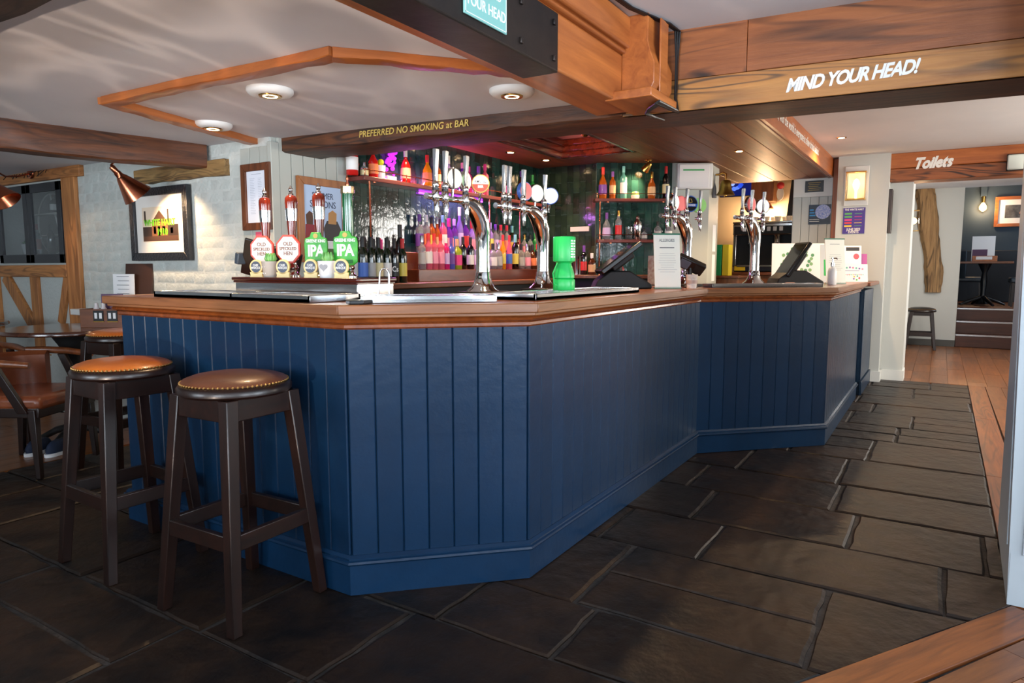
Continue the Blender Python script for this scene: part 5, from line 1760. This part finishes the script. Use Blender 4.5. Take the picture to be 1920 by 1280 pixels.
# white electrical box on the column
t = thing('wall_box', 'white plastic wall unit with green strip at the top of the column', 'wall unit')
t.matrix_local = run((6.40, 2.15), (6.56, 1.885), 1.93)[0]
MB().box(-.03, -.10, 0, .30, .0, .235).build('case', M_white, t, bevel=.012)
MB().box(-.015, -.108, .012, .265, -.098, .222).build('front_panel', mat('white_plastic', (225, 225, 225), .4), t, bevel=.006)
MB().box(.02, -.110, .165, .215, -.107, .178).build('green_strip', mat('sign_green', (60, 160, 90), .5), t, smooth=0)
for k, z in enumerate((1.36, 1.07)):
    tag(MB().box(6.70, 1.925 - .01, z, 6.88, 1.935 - .01, z + .26).build('pinned_sheet', M_paper, smooth=0), 'white pinned sheet on the column side, %s of two' % ('upper', 'lower')[k], 'paper', 'pinned sheets')
# bell on its bracket
t = thing('brass_bell', 'old brass bell on a bracket beside the television', 'bell', (6.72, 1.79, 1.89))
MB().lathe([(.088, 0), (.080, .012), (.060, .045), (.052, .09), (.047, .13), (.03, .142), (.004, .146)], 26).build('bell_body', mat('aged_brass', (150, 128, 66), .35, 1), t, smooth=50)
MB().tube([(0, 0, .145), (0, 0, .20), (.0, .03, .215), (0, .06, .20), (.0, .10, .20)], .010, 8).build('bracket', M_brass, t, smooth=60)
MB().ball((0, 0, .0), .016).build('clapper', M_brass, t)
MB().lathe([(.022, -.02), (.016, .07), (.004, .12), (.004, .2)], 10, Matrix.Translation((-.02, .10, 0))).build('rope_tassel', mat('grey_rope', (110, 112, 116), .8), t)
# plaque, poster, events poster
t = thing('wall_plaque', 'small black engraved plaque high on the white boarded panel', 'plaque')
t.matrix_local = FX(8.268, 1.33, 2.03)
MB().box(0, 0, 0, .19, .125, .004).build('plate', mat('black_plaque', (26, 26, 28), .3), t, bevel=.001)
for k in range(5):
    MB().box(.03 + .01 * (k % 2), .10 - k * .02, .004, .16 - .012 * (k % 3), .104 - k * .02, .0046).build('engraved_line', M_gold, t, smooth=0)
t = thing('music_poster', 'dark blue poster with a pale planet on the white boards', 'poster')
t.matrix_local = FX(8.296, 1.285, 1.68)
MB().box(0, 0, 0, .225, .215, .002).build('sheet', mat('night_blue_print', (24, 40, 62), .4), t, smooth=0)
MB().prism([(p[0] + .145, p[1] + .135) for p in ngon(.078, 28)], .002, .0026).build('planet', mat('planet_print', (110, 140, 226), .4, var=(60, (210, 220, 250))), t, smooth=0)
for k in range(3):
    MB().box(.01, .15 - k * .03, .002, .05 + .01 * k, .165 - k * .03, .0026).build('print_block', mat('cyan_print', (40, 140, 210), .4), t, smooth=0)
for k in range(2):
    MB().box(.01, .05 - k * .02, .002, .11, .056 - k * .02, .0026).build('print_line', M_wpaint, t, smooth=0)
t = thing('events_poster', 'purple events poster with coloured date bars below the lantern', 'poster')
t.matrix_local = FX(8.112, .915, 1.56)
MB().box(0, 0, 0, .21, .27, .002).build('sheet', mat('indigo_print', (62, 42, 140), .45), t, smooth=0)
text('lettering', 'THE WHITE HART', .028, M_wpaint, t, M=Matrix.Translation((.105, .25, .0025)), bold=.0006, width=.8)
text('lettering', 'JUNE 2023\nEVENTS', .034, M_wpaint, t, M=Matrix.Translation((.105, .03, .0025)), bold=.001, width=.85, line=.8)
for k, c in enumerate(((90, 170, 90), (220, 60, 130), (220, 60, 70), (236, 200, 70), (60, 170, 110))):
    MB().box(.015, .20 - k * .032, .002, .085, .218 - k * .032, .0027).build('date_bar', mat('bar_%d' % k, c, .5), t, smooth=0)
    MB().box(.11, .206 - k * .032, .002, .18, .211 - k * .032, .0027).build('event_line', mat('bar_%d' % ((k + 1) % 5), c, .5), t, smooth=0)
t, z = framed('edge_on_frame', 'narrow dark frame on the jamb seen almost edge on', 'frame', FY(8.15, .498, 1.56), .16, .45, .03, .03, mat('dark_frame_wood', (56, 44, 40), .4), M_ink)

# ================================================================== LEFT WALL: timber frame and cupboard
t = thing('timber_frame', 'old orange brown timber frame around the wall cupboard', 'timber frame')
MT = wood('orange_old_timber', (206, 140, 80), (150, 92, 48), 1, .9, .6, figure=.5, char=(70, 44, 26), bump=.5)
MTz = wood('orange_old_timber_upright', (206, 140, 80), (150, 92, 48), 2, .9, .6, figure=.5, char=(70, 44, 26), bump=.5)


def stick(name, a, b, w, m, d=.04):
    """flat timber on the wall plane between two (y,z) points"""
    a, b = Vector(a), Vector(b)
    n = Vector((-(b - a).y, (b - a).x)).normalized() * w / 2
    P = [a + n, b + n, b - n, a - n]
    v = [(xx, p.x, p.y) for xx in (2.787, 2.787 - d) for p in P]
    return MB().add(v, [(0, 1, 2, 3), (7, 6, 5, 4), (0, 4, 5, 1), (1, 5, 6, 2), (2, 6, 7, 3), (3, 7, 4, 0)]).build(name, m, t, bevel=.006)


stick('lintel', (5.60, 1.945), (7.52, 1.955), .095, MT)
stick('post', (5.81, 0), (5.80, 1.90), .20, MTz, .035)
stick('rail', (5.90, 1.175), (7.52, 1.17), .10, MT)
stick('strut', (6.08, .75), (5.93, 1.13), .08, MTz, .03)
stick('stud', (6.46, .0), (6.48, 1.13), .13, MTz, .03)
stick('strut', (6.55, .70), (7.02, 1.13), .12, MTz, .03)
stick('stud', (7.20, .0), (7.22, 1.13), .14, MTz, .03)
t = thing('wall_cupboard', 'dark grey glazed cupboard set into the timber frame', 'cupboard')
M_cup = mat('charcoal_cupboard_paint', (44, 45, 50), .4)
mb = MB()
MB().box(3.005, NY0 + .001, NZ0 + .001, 3.018, NY1 - .001, NZ1 - .001).build('back', mat('grey_brown_panel', (92, 86, 82), .6), t, smooth=0)
yc = (NY0 + NY1) / 2
for a, b in ((NY0, yc - .003), (yc + .003, NY1)):
    dr = MB().box(2.765, a, NZ0, 2.79, a + .07, NZ1).box(2.765, b - .07, NZ0, 2.79, b, NZ1).box(2.765, a, NZ0, 2.79, b, NZ0 + .07).box(2.765, a, NZ1 - .07, 2.79, b, NZ1).build('door', M_cup, t, bevel=.002)
    MB().box(2.775, a + .07, NZ0 + .07, 2.779, b - .07, NZ1 - .07).build('pane', mat('cupboard_glass', (225, 232, 235), .02, trans=.97), dr, smooth=0)
MB().box(2.80, NY0 + .005, NZ0 + .002, 3.0, NY1 - .005, NZ0 + .075).build('inner_shelf', M_cup, t, smooth=0)
cz = NZ0 + .077
t = thing('wire_shelf', 'round white wire display shelf inside the cupboard', 'display shelf', (2.93, 6.44, cz))
M_wire = mat('white_wire', (214, 210, 200), .4)
cc = [(0, .26 * math.cos(a), .255 + .255 * math.sin(a)) for a in [2 * PI * k / 40 for k in range(41)]]
MB().tube(cc, .007, 7).build('hoop', M_wire, t, smooth=60)
for z in (.15, .33):
    MB().box(-.05, -.24, z, .04, .24, z + .012).build('tier', M_wire, t, bevel=.002)
MB().tube([(-.02, -.02, .50), (-.02, -.20, .02)], .006, 6).build('brace', M_wire, t)
t = thing('potted_plant', 'small white pot with bright green plant inside the cupboard', 'plant pot', (2.87, 6.75, cz))
MB().lathe([(.045, 0), (.06, .08), (.058, .085), (.05, .085), (.004, .08)], 20).build('pot', mat('white_glazed_pot', (228, 228, 228), .3), t, smooth=40)
R = random.Random(8)
mb = MB()
for k in range(46):
    a, r, z = R.uniform(0, 6.28), R.uniform(0, .05), R.uniform(.085, .13)
    c = Vector((r * math.cos(a), r * math.sin(a), z))
    d = Vector((R.uniform(-1, 1), R.uniform(-1, 1), R.uniform(-.2, 1))).normalized() * .022
    n = d.cross(Vector((R.uniform(-1, 1), R.uniform(-1, 1), R.uniform(-1, 1)))).normalized() * .010
    mb.add([c, c + d * .5 + n, c + d, c + d * .5 - n], [(0, 1, 2, 3)])
g = mb.build('leaves', mat('leaf_green', (66, 140, 60), .5), t, smooth=0)
g['kind'] = 'stuff'
bottle('spirit', (2.83, 6.52, cz), 'clear', 'salmon', 'red', .25, 'pink labelled gin bottle with red cap inside the cupboard', 'cupboard bottles')
bottle('squat', (2.85, 6.09, cz), 'clear', 'lilac', 'silver', .27, 'clear bottle with lilac label at the right of the cupboard', 'cupboard bottles')
bottle('wine', (2.84, 6.30, cz), 'black', None, 'black', .24, 'black bottle low in the middle of the cupboard', 'cupboard bottles')
bottle('squat', (2.90, 6.34, cz + .343), 'black', 'white', 'black', .15, 'black jar with white label on the wire shelf', 'cupboard bottles')

# ================================================================== LEFT: tables and chairs
def round_table(label, x, y, r, h):
    t = thing('round_table', label, 'table', (x, y, 0), 0, 'round pub tables')
    MB().lathe([(r - .012, h - .03), (r, h - .022), (r, h - .008), (r - .006, h), (.01, h)], 48).build('tabletop', wood('glossy_table_wood', (84, 44, 26), (48, 24, 15), 0, .7, .16, coat=.6, bump=.03), t, smooth=40)
    MB().lathe([(.03, .06), (.05, .12), (.035, .25), (.05, .4), (.035, .5), (.05, .62), (.14, h - .032), (.02, h - .031)], 18).build('pedestal', M_blackm, t, smooth=50)
    for k in range(4):
        a = k * PI / 2 + .5
        MB().tube([(.03 * math.cos(a), .03 * math.sin(a), .12), (.16 * math.cos(a), .16 * math.sin(a), .09), (.30 * math.cos(a), .30 * math.sin(a), .02)], [.03, .024, .018], 8).build('foot', M_blackm, t, smooth=50)
    return t


round_table('round dark polished table beside the wall, nearest the bar end', 2.33, 4.97, .42, .80)
round_table('round brown table at the left edge behind the first table', 1.98, 6.20, .44, .80)


def armchair(label, x, y, rz, leather):
    """open wooden armchair with leather seat and back; faces local -y"""
    t = thing('armchair', label, 'chair', (x, y, 0), rz, 'leather armchairs by the tables')
    for sx in (-1, 1):
        MB().taper((sx * .25, -.22, 0), (sx * .24, -.20, .40), .03, .045).build('leg', M_dkwood, t, bevel=.004)
        MB().taper((sx * .24, .26, 0), (sx * .22, .22, .40), .03, .045).build('leg', M_dkwood, t, bevel=.004)
        MB().taper((sx * .26, -.16, .38), (sx * .28, -.02, .655), (.03, .06), (.03, .05)).build('arm_support', M_dkwood, t, bevel=.004)
        MB().tube([(sx * .27, -.22, .655), (sx * .30, -.05, .672), (sx * .295, .10, .678), (sx * .26, .20, .682)], [.018, .022, .022, .018], 10).build('armrest', M_medwood, t, smooth=60)
    MB().box(-.25, -.24, .35, .25, .24, .41).build('seat_rail', M_dkwoodx, t, bevel=.006)
    MB().box(-.255, -.25, .39, .255, .22, .475).build('seat', leather, t, bevel=.03)
    P = [(.255 * math.cos(a), .06 + .22 * math.sin(a)) for a in [PI * k / 10 for k in range(11)]]
    mb = MB()
    sweep(mb, [(p[0], p[1]) for p in P], [(-.025, .43), (.025, .43), (.03, .55), (.03, .655), (.0, .68), (-.03, .655), (-.03, .55)])
    mb.build('backrest', leather, t, smooth=50)
    mb = MB()
    for k in range(30):
        a = PI * k / 29
        mb.ball((.287 * math.cos(a), .06 + .25 * math.sin(a), .645), .005, 6, 4)
    g = mb.build('nailhead_trim', M_nail, t)
    return t


armchair('brown leather armchair at the left edge facing the near table', 1.80, 5.27, math.radians(8), M_ltan2)
armchair('reddish leather tub chair with nail trim behind the bar stools', 1.90, 4.62, math.radians(30), M_ltan2)
armchair('brown leather armchair with only an arm showing at far left', 1.40, 6.78, math.radians(120), M_ltan2)
# white dado ledge and things on the near table
tag(MB().box(2.66, 4.80, .84, 2.78, 5.69, .885).build('dado_ledge', M_white, bevel=.004), 'white painted ledge on the wall behind the round table', 'ledge')
t = thing('condiment_box', 'brown wooden condiment box with number tags on the round table', 'box', (2.48, 4.79, .80), math.radians(-60))
MB().box(-.15, -.075, 0, .15, -.065, .125).build('side_panel', M_medwood, t, bevel=.002)
MB().box(-.15, .065, 0, .15, .075, .125).build('side_panel', M_medwood, t, bevel=.002)
MB().box(-.15, -.065, 0, -.14, .065, .125).build('end_panel', M_medwood, t, bevel=.002)
MB().box(.14, -.065, 0, .15, .065, .125).build('end_panel', M_medwood, t, bevel=.002)
MB().box(-.14, -.065, 0, .14, .065, .01).build('bottom_panel', M_medwood, t)
for x in (-.02, .075):
    pl = MB().box(x - .035, -.079, .045, x + .035, -.075, .115).build('number_plate', M_black, t, bevel=.001)
    MB().box(x - .037, -.0785, .038, x + .037, -.075, .046).build('brass_strip', M_brass, pl)
    for dx in (-.016, .016):
        MB().box(x + dx - .009, -.081, .062, x + dx + .009, -.079, .10).build('white_number', M_paper, pl)
for k, (x, y) in enumerate(((-.08, .0), (-.02, .02), (.05, -.01))):
    tag(MB().lathe([(.018, 0), (.02, .11), (.012, .125), (.012, .15), (.003, .155)], 12).build('cruet', mat('sachet_white', (222, 214, 214), .4), loc=(2.48 + x * .5, 4.79 - x * .87 + y, .811), smooth=40),
        'small white cruet in the condiment box, %s from left' % ORD[k], 'cruet', 'cruets in the condiment box')


def standing_sheet(name, label, cat, loc, rz, w, h, m, lean=.12, th=.006):
    t = thing(name, label, cat, loc, rz)
    F = frame((0, 0, .001), (1, 0, 0), (0, lean, 1))
    MB().box(-w / 2, 0, -th, w / 2, h, 0, F).build('board', m, t, bevel=.001)
    return t, F


RZ = math.radians(-58)
t, F = standing_sheet('menu_board', 'tall dark brown menu board leaning on the wall ledge', 'menu', (2.715, 4.85, .8855), math.radians(-75), .24, .345, mat('dark_brown_board', (62, 38, 28), .5), .10, .015)
t, F = standing_sheet('menu_sheet', 'white printed menu sheet in front of the brown board', 'menu', (2.665, 4.93, .8855), math.radians(-75), .19, .27, M_paper, .03)
for k in range(6):
    MB().box(-.06 + .01 * (k % 2), .25 - k * .03, 0, .05, .254 - k * .03, .0008, F).build('print_line', M_ink, t)
t, F = standing_sheet('menu_card', 'small purple menu card standing in the condiment box', 'menu', (2.515, 4.81, .811), RZ, .15, .21, mat('plum_print', (86, 52, 84), .5), .05)
MB().box(-.06, .02, 0, .06, .09, .001, F).build('print_block', mat('pale_plum_print', (190, 170, 190), .5), t)
MB().box(.03, .1, 0, .07, .2, .001, F).build('print_stripes', mat('blush_print', (196, 150, 140), .5), t)
# dark trainers-like boots under the table
for k, (x, y) in enumerate(((2.06, 4.93), (2.12, 4.80))):
    t = thing('shoe', 'dark blue shoe with white sole under the round table, %s one' % ('farther', 'nearer')[k], 'shoe', (x, y, 0), .5, 'shoes under the table')
    MB().prism(ngon(.05, 14, 0, 2.4, .95), 0, .022).build('sole', M_paper, t)
    MB().lathe([(.048, .02), (.05, .045), (.04, .075), (.03, .09)], 14, Matrix.Diagonal((2.2, .85, 1, 1))).build('upper', mat('navy_fabric', (22, 36, 62), .7), t, smooth=50)

# ================================================================== COFFEE STATION
t = thing('service_counter', 'brown wooden counter carrying the coffee machine', 'counter')
MB().box(7.0, 1.47, .0, 9.15, 1.60, .2).build('kick', M_blackm, t)
MB().box(8.30, 1.48, .2, 9.15, 3.0, 1.115).build('body', M_medwoodz, t, bevel=.004)
MB().box(8.25, 1.475, 1.116, 9.15, 3.02, 1.15).build('top', M_medwood, t, bevel=.004)
t = thing('coffee_machine', 'large steel and black espresso machine at the back', 'coffee machine', (8.62, 1.82, 1.151), -PI / 2)
# local x to the right (-Y), local y away from the camera (+X)
MB().box(-.34, -.02, 0, .34, .42, .06).build('base', M_blackm, t, bevel=.006)
MB().box(-.34, .16, .06, .34, .42, .46).build('body', M_blackm, t, bevel=.01)
MB().box(-.36, -.05, .44, .36, .42, .58).build('upper_housing', M_steel, t, bevel=.012)
MB().box(-.34, -.055, .45, .34, -.045, .545).build('front_panel', M_blackm, t, bevel=.003)
MB().box(-.36, -.06, .58, .36, .42, .60).build('cup_tray', M_chrome, t, bevel=.003)
for s in (-.36, .32):
    MB().box(s, -.02, .06, s + .04, .42, .44).build('side_panel', M_steel, t, bevel=.008)
MB().box(-.30, -.05, .06, .30, .16, .085).build('drip_grid', M_steel, t, bevel=.003)
MB().box(-.34, -.035, .01, .34, -.018, .075).build('brand_panel', mat('dark_blue_panel', (30, 36, 52), .3), t, bevel=.002)
MB().box(-.33, -.037, .016, -.20, -.034, .07).build('yellow_sticker', mat('sticker_yellow', (226, 190, 30), .5), t)
for x in (-.16, .14):
    g = MB().lathe([(.04, .34), (.04, .42), (.05, .44)], 16, Matrix.Translation((x, .06, 0))).build('group_head', M_chrome, t)
    MB().tube([(x, .05, .345), (x, -.10, .32)], [.02, .015], 10).build('filter_handle', M_black, g)
for i in range(7):
    MB().box(-.24 + i * .07, -.062, .485, -.20 + i * .07, -.052, .535).build('button', M_paper, t, bevel=.003)
M_cupw = mat('white_china', (232, 224, 212), .3)
R = random.Random(15)
for k in range(9):
    x, y = 8.70 + .12 * (k % 2), 1.56 + .065 * k
    c = thing('coffee_cup', 'white cup on the coffee machine, %s from the right' % ORD[k], 'cup', (x, y, 1.752), R.uniform(0, 6), 'white cups on the coffee machine')
    MB().lathe([(.022, 0), (.034, .02), (.040, .06), (.037, .06), (.03, .02), (.003, .012)], 14).build('cup_body', M_cupw, c, smooth=50)
    MB().tube([(.036, 0, .048), (.055, 0, .045), (.055, 0, .025), (.033, 0, .02)], .004, 6).build('cup_handle', M_cupw, c)
t = thing('television', 'small television showing a blue picture above the coffee station', 'television')
t.matrix_local = FX(9.0, 2.47, 2.10)
MB().box(0, 0, -.03, .40, .27, 0).build('casing', M_black, t, bevel=.004)
scr = MB().box(.01, .01, 0, .39, .26, .001).build('screen', mat('tv_dark_blue', (6, 12, 40), .2, emit=.6, ecol=(10, 30, 120)), t, smooth=0)
R = random.Random(21)
for k in range(14):
    cx, cy, r = R.uniform(.06, .26), R.uniform(.10, .22), R.uniform(.02, .045)
    MB().prism([(cx + p[0] * R.uniform(.6, 1.2), cy + p[1] * R.uniform(.6, 1.2)) for p in ngon(r, 7, k)], .001, .0014 + k * .0001).build('picture_shape', mat('tv_blue_%d' % (k % 3), ((90, 130, 255), (150, 180, 255), (40, 80, 230))[k % 3], .3, emit=1.0), scr)
MB().box(.24, .235, .001, .36, .25, .003).build('red_banner', mat('tv_red', (230, 30, 50), .3, emit=1), scr)
t = thing('wall_speaker_shelf', 'brown wooden box cabinet hanging beside the television', 'cabinet')
MB().box(8.95, 1.80, 2.02, 9.19, 2.07, 2.28).build('case', M_medwoodz, t, bevel=.006)
t.name = 'wall_cabinet'
t = thing('heat_lamp', 'warm glowing heat lamp behind the coffee cups', 'lamp', (9.0, 1.92, 1.93))
MB().lathe([(.12, 0), (.11, .02), (.05, .10), (.03, .12)], 22).build('shade', M_copper, t, smooth=50)
MB().ball((0, 0, .0), .05, 14, 10).build('bulb', M_bulb, t)
MB().tube([(0, 0, .12), (0, 0, .37)], .006, 8).build('flex', M_black, t)
point('heat_lamp_light', (8.98, 1.92, 1.86), 40, WARM, .05)
t = thing('crest_ornament', 'small red and white ornament hanging beside the wall cabinet', 'ornament', (8.95, 1.72, 2.04))
MB().ball((0, 0, .16), .045, 12, 8).build('red_knob', mat('ornament_red', (190, 40, 44), .4), t)
MB().prism(ngon(.06, 12, 0, .7, 1.3), -.012, .012, frame((0, 0, .06), (0, -1, 0))).build('white_face', M_cupw, t)
t = thing('leaning_panel', 'tall dark glossy panel leaning beside the coffee machine', 'panel')
MB().add([(8.85, 1.62, 1.80), (8.85, 1.54, 1.80), (8.88, 1.50, 2.27), (8.88, 1.58, 2.27), (8.88, 1.62, 1.80), (8.88, 1.54, 1.80), (8.91, 1.50, 2.27), (8.91, 1.58, 2.27)],
         [(0, 1, 2, 3), (7, 6, 5, 4), (0, 4, 5, 1), (1, 5, 6, 2), (2, 6, 7, 3), (3, 7, 4, 0)]).build('panel_board', M_black, t)
for k, (y0, m) in enumerate(((1.985, mat('folder_green', (20, 150, 90), .5)), (1.91, mat('folder_yellow', (206, 190, 30), .5)))):
    tag(MB().box(7.25, y0 - .033, 1.12, 7.40, y0 + .033, 1.44).build('folder', m, bevel=.003), '%s folder standing upright beside the grey column' % ('green', 'yellow')[k], 'folder', 'folders by the column')
t = thing('side_cabinet', 'brown wooden cabinet below the folders by the column', 'cabinet')
MB().box(7.15, 1.76, 0, 7.75, 2.4, 1.095).build('body', M_medwoodz, t, bevel=.004)
MB().box(7.13, 1.74, 1.096, 7.77, 2.42, 1.119).build('top', M_medwood, t, bevel=.003)

# ================================================================== FAR ROOM
t = thing('entrance_steps', 'three dark wooden steps with pale metal nosings', 'steps')
M_step = wood('step_wood', (84, 46, 32), (54, 28, 20), 1, 1, .45)
for k in range(3):
    x = 12.42 + k * .25
    MB().box(x, -1.55, .19 * k, 12.915, -.245, .19 * (k + 1) - (.001 if k == 2 else 0)).build('step', M_step, t, bevel=.004)
    MB().box(x - .012, -1.55, .19 * (k + 1) - .022, x + .04, -.245, .19 * (k + 1) + .004).build('nosing', M_steel, t, bevel=.002)
UF = .57
t = thing('pedestal_table', 'wooden table on an iron pedestal in the dark blue room', 'table', (13.9, -.62, UF))
MB().box(-.38, -.36, .70, .38, .36, .735).build('tabletop', M_medwood, t, bevel=.004)
MB().lathe([(.12, .03), (.05, .10), (.035, .2), (.05, .4), (.035, .55), (.10, .70)], 16).build('pedestal', M_black, t, smooth=50)
for k in range(4):
    a = k * PI / 2 + .4
    MB().tube([(.04 * math.cos(a), .04 * math.sin(a), .14), (.2 * math.cos(a), .2 * math.sin(a), .08), (.34 * math.cos(a), .34 * math.sin(a), .02)], [.035, .03, .02], 8).build('foot', M_black, t, smooth=50)


def tub_chair(label, x, y, rz, m):
    t = thing('dining_chair', label, 'chair', (x, y, UF), rz, 'chairs in the blue room')
    for sx in (-.2, .2):
        MB().taper((sx, -.2, 0), (sx, -.19, .40), .03, .04).build('leg', M_dkwood, t)
        MB().taper((sx, .24, 0), (sx, .2, .40), .03, .04).build('leg', M_dkwood, t)
    MB().box(-.24, -.24, .38, .24, .22, .47).build('seat', m, t, bevel=.03)
    P = [(.25 * math.cos(a), .05 + .2 * math.sin(a)) for a in [PI * k / 8 for k in range(9)]]
    mb = MB()
    sweep(mb, P, [(-.02, .45), (.03, .45), (.05, .7), (.06, .92), (.02, .95), (-.01, .9)])
    mb.build('backrest', m, t, smooth=50)


M_nleather = mat('navy_leather', (52, 64, 74), .4)
tub_chair('dark blue grey leather chair right of the pedestal table', 13.92, -1.20, math.radians(180), M_nleather)
tub_chair('dark chair left of the pedestal table behind the wall edge', 14.72, -.42, math.radians(0), M_nleather)
tub_chair('dark leather chair with high back at the far right', 14.75, -1.45, math.radians(200), mat('grey_leather', (96, 100, 96), .4))
t = thing('condiment_box', 'small orange wooden caddy on the pedestal table', 'box', (13.75, -.60, UF + .736))
MB().box(-.06, -.17, 0, .06, .17, .09).build('caddy', M_orange, t, bevel=.003)
MB().box(-.064, -.10, .03, -.06, .12, .08).build('label_strip', M_paper, t)
t, F = standing_sheet('menu_board', 'white and plum menu card standing on the pedestal table', 'menu', (13.90, -.58, UF + .736), -PI / 2, .32, .42, M_paper, .08)
MB().box(-.15, .0, 0, .06, .20, .001, F).build('plum_block', mat('plum_print', (86, 52, 84), .5), t)
t = thing('wall_lamp', 'bare glowing bulb lamp on the dark blue wall', 'lamp', (15.93, -.61, 2.33))
MB().box(-.03, -.05, .22, .06, .05, .45).build('conduit', M_bluedark, t, bevel=.005)
MB().lathe([(.03, .10), (.035, .22)], 14).build('lamp_holder', M_brass, t)
MB().lathe([(.02, .10), (.06, .03), (.06, -.02), (.02, -.06), (.003, -.065)], 16).build('bulb', M_bulb, t, smooth=60)
point('wall_lamp_light', (15.75, -.61, 2.33), 26, WARM, .06)
t, z = framed('framed_picture', 'gold framed dark picture on the blue wall at right edge', 'picture', FX(15.985, -.80, 1.97), .95, .56, .06, .04, M_orange, mat('dark_photo', (62, 60, 62), .4, var=(8, (110, 108, 108))), .10, M_paper)
tag(MB().box(15.6, -3.0, UF + .0, 15.98, -.1, UF + .95).build('wall_bench', mat('navy_panelling', (22, 28, 36), .5), bevel=.01), 'dark navy panelled bench along the blue wall', 'bench')
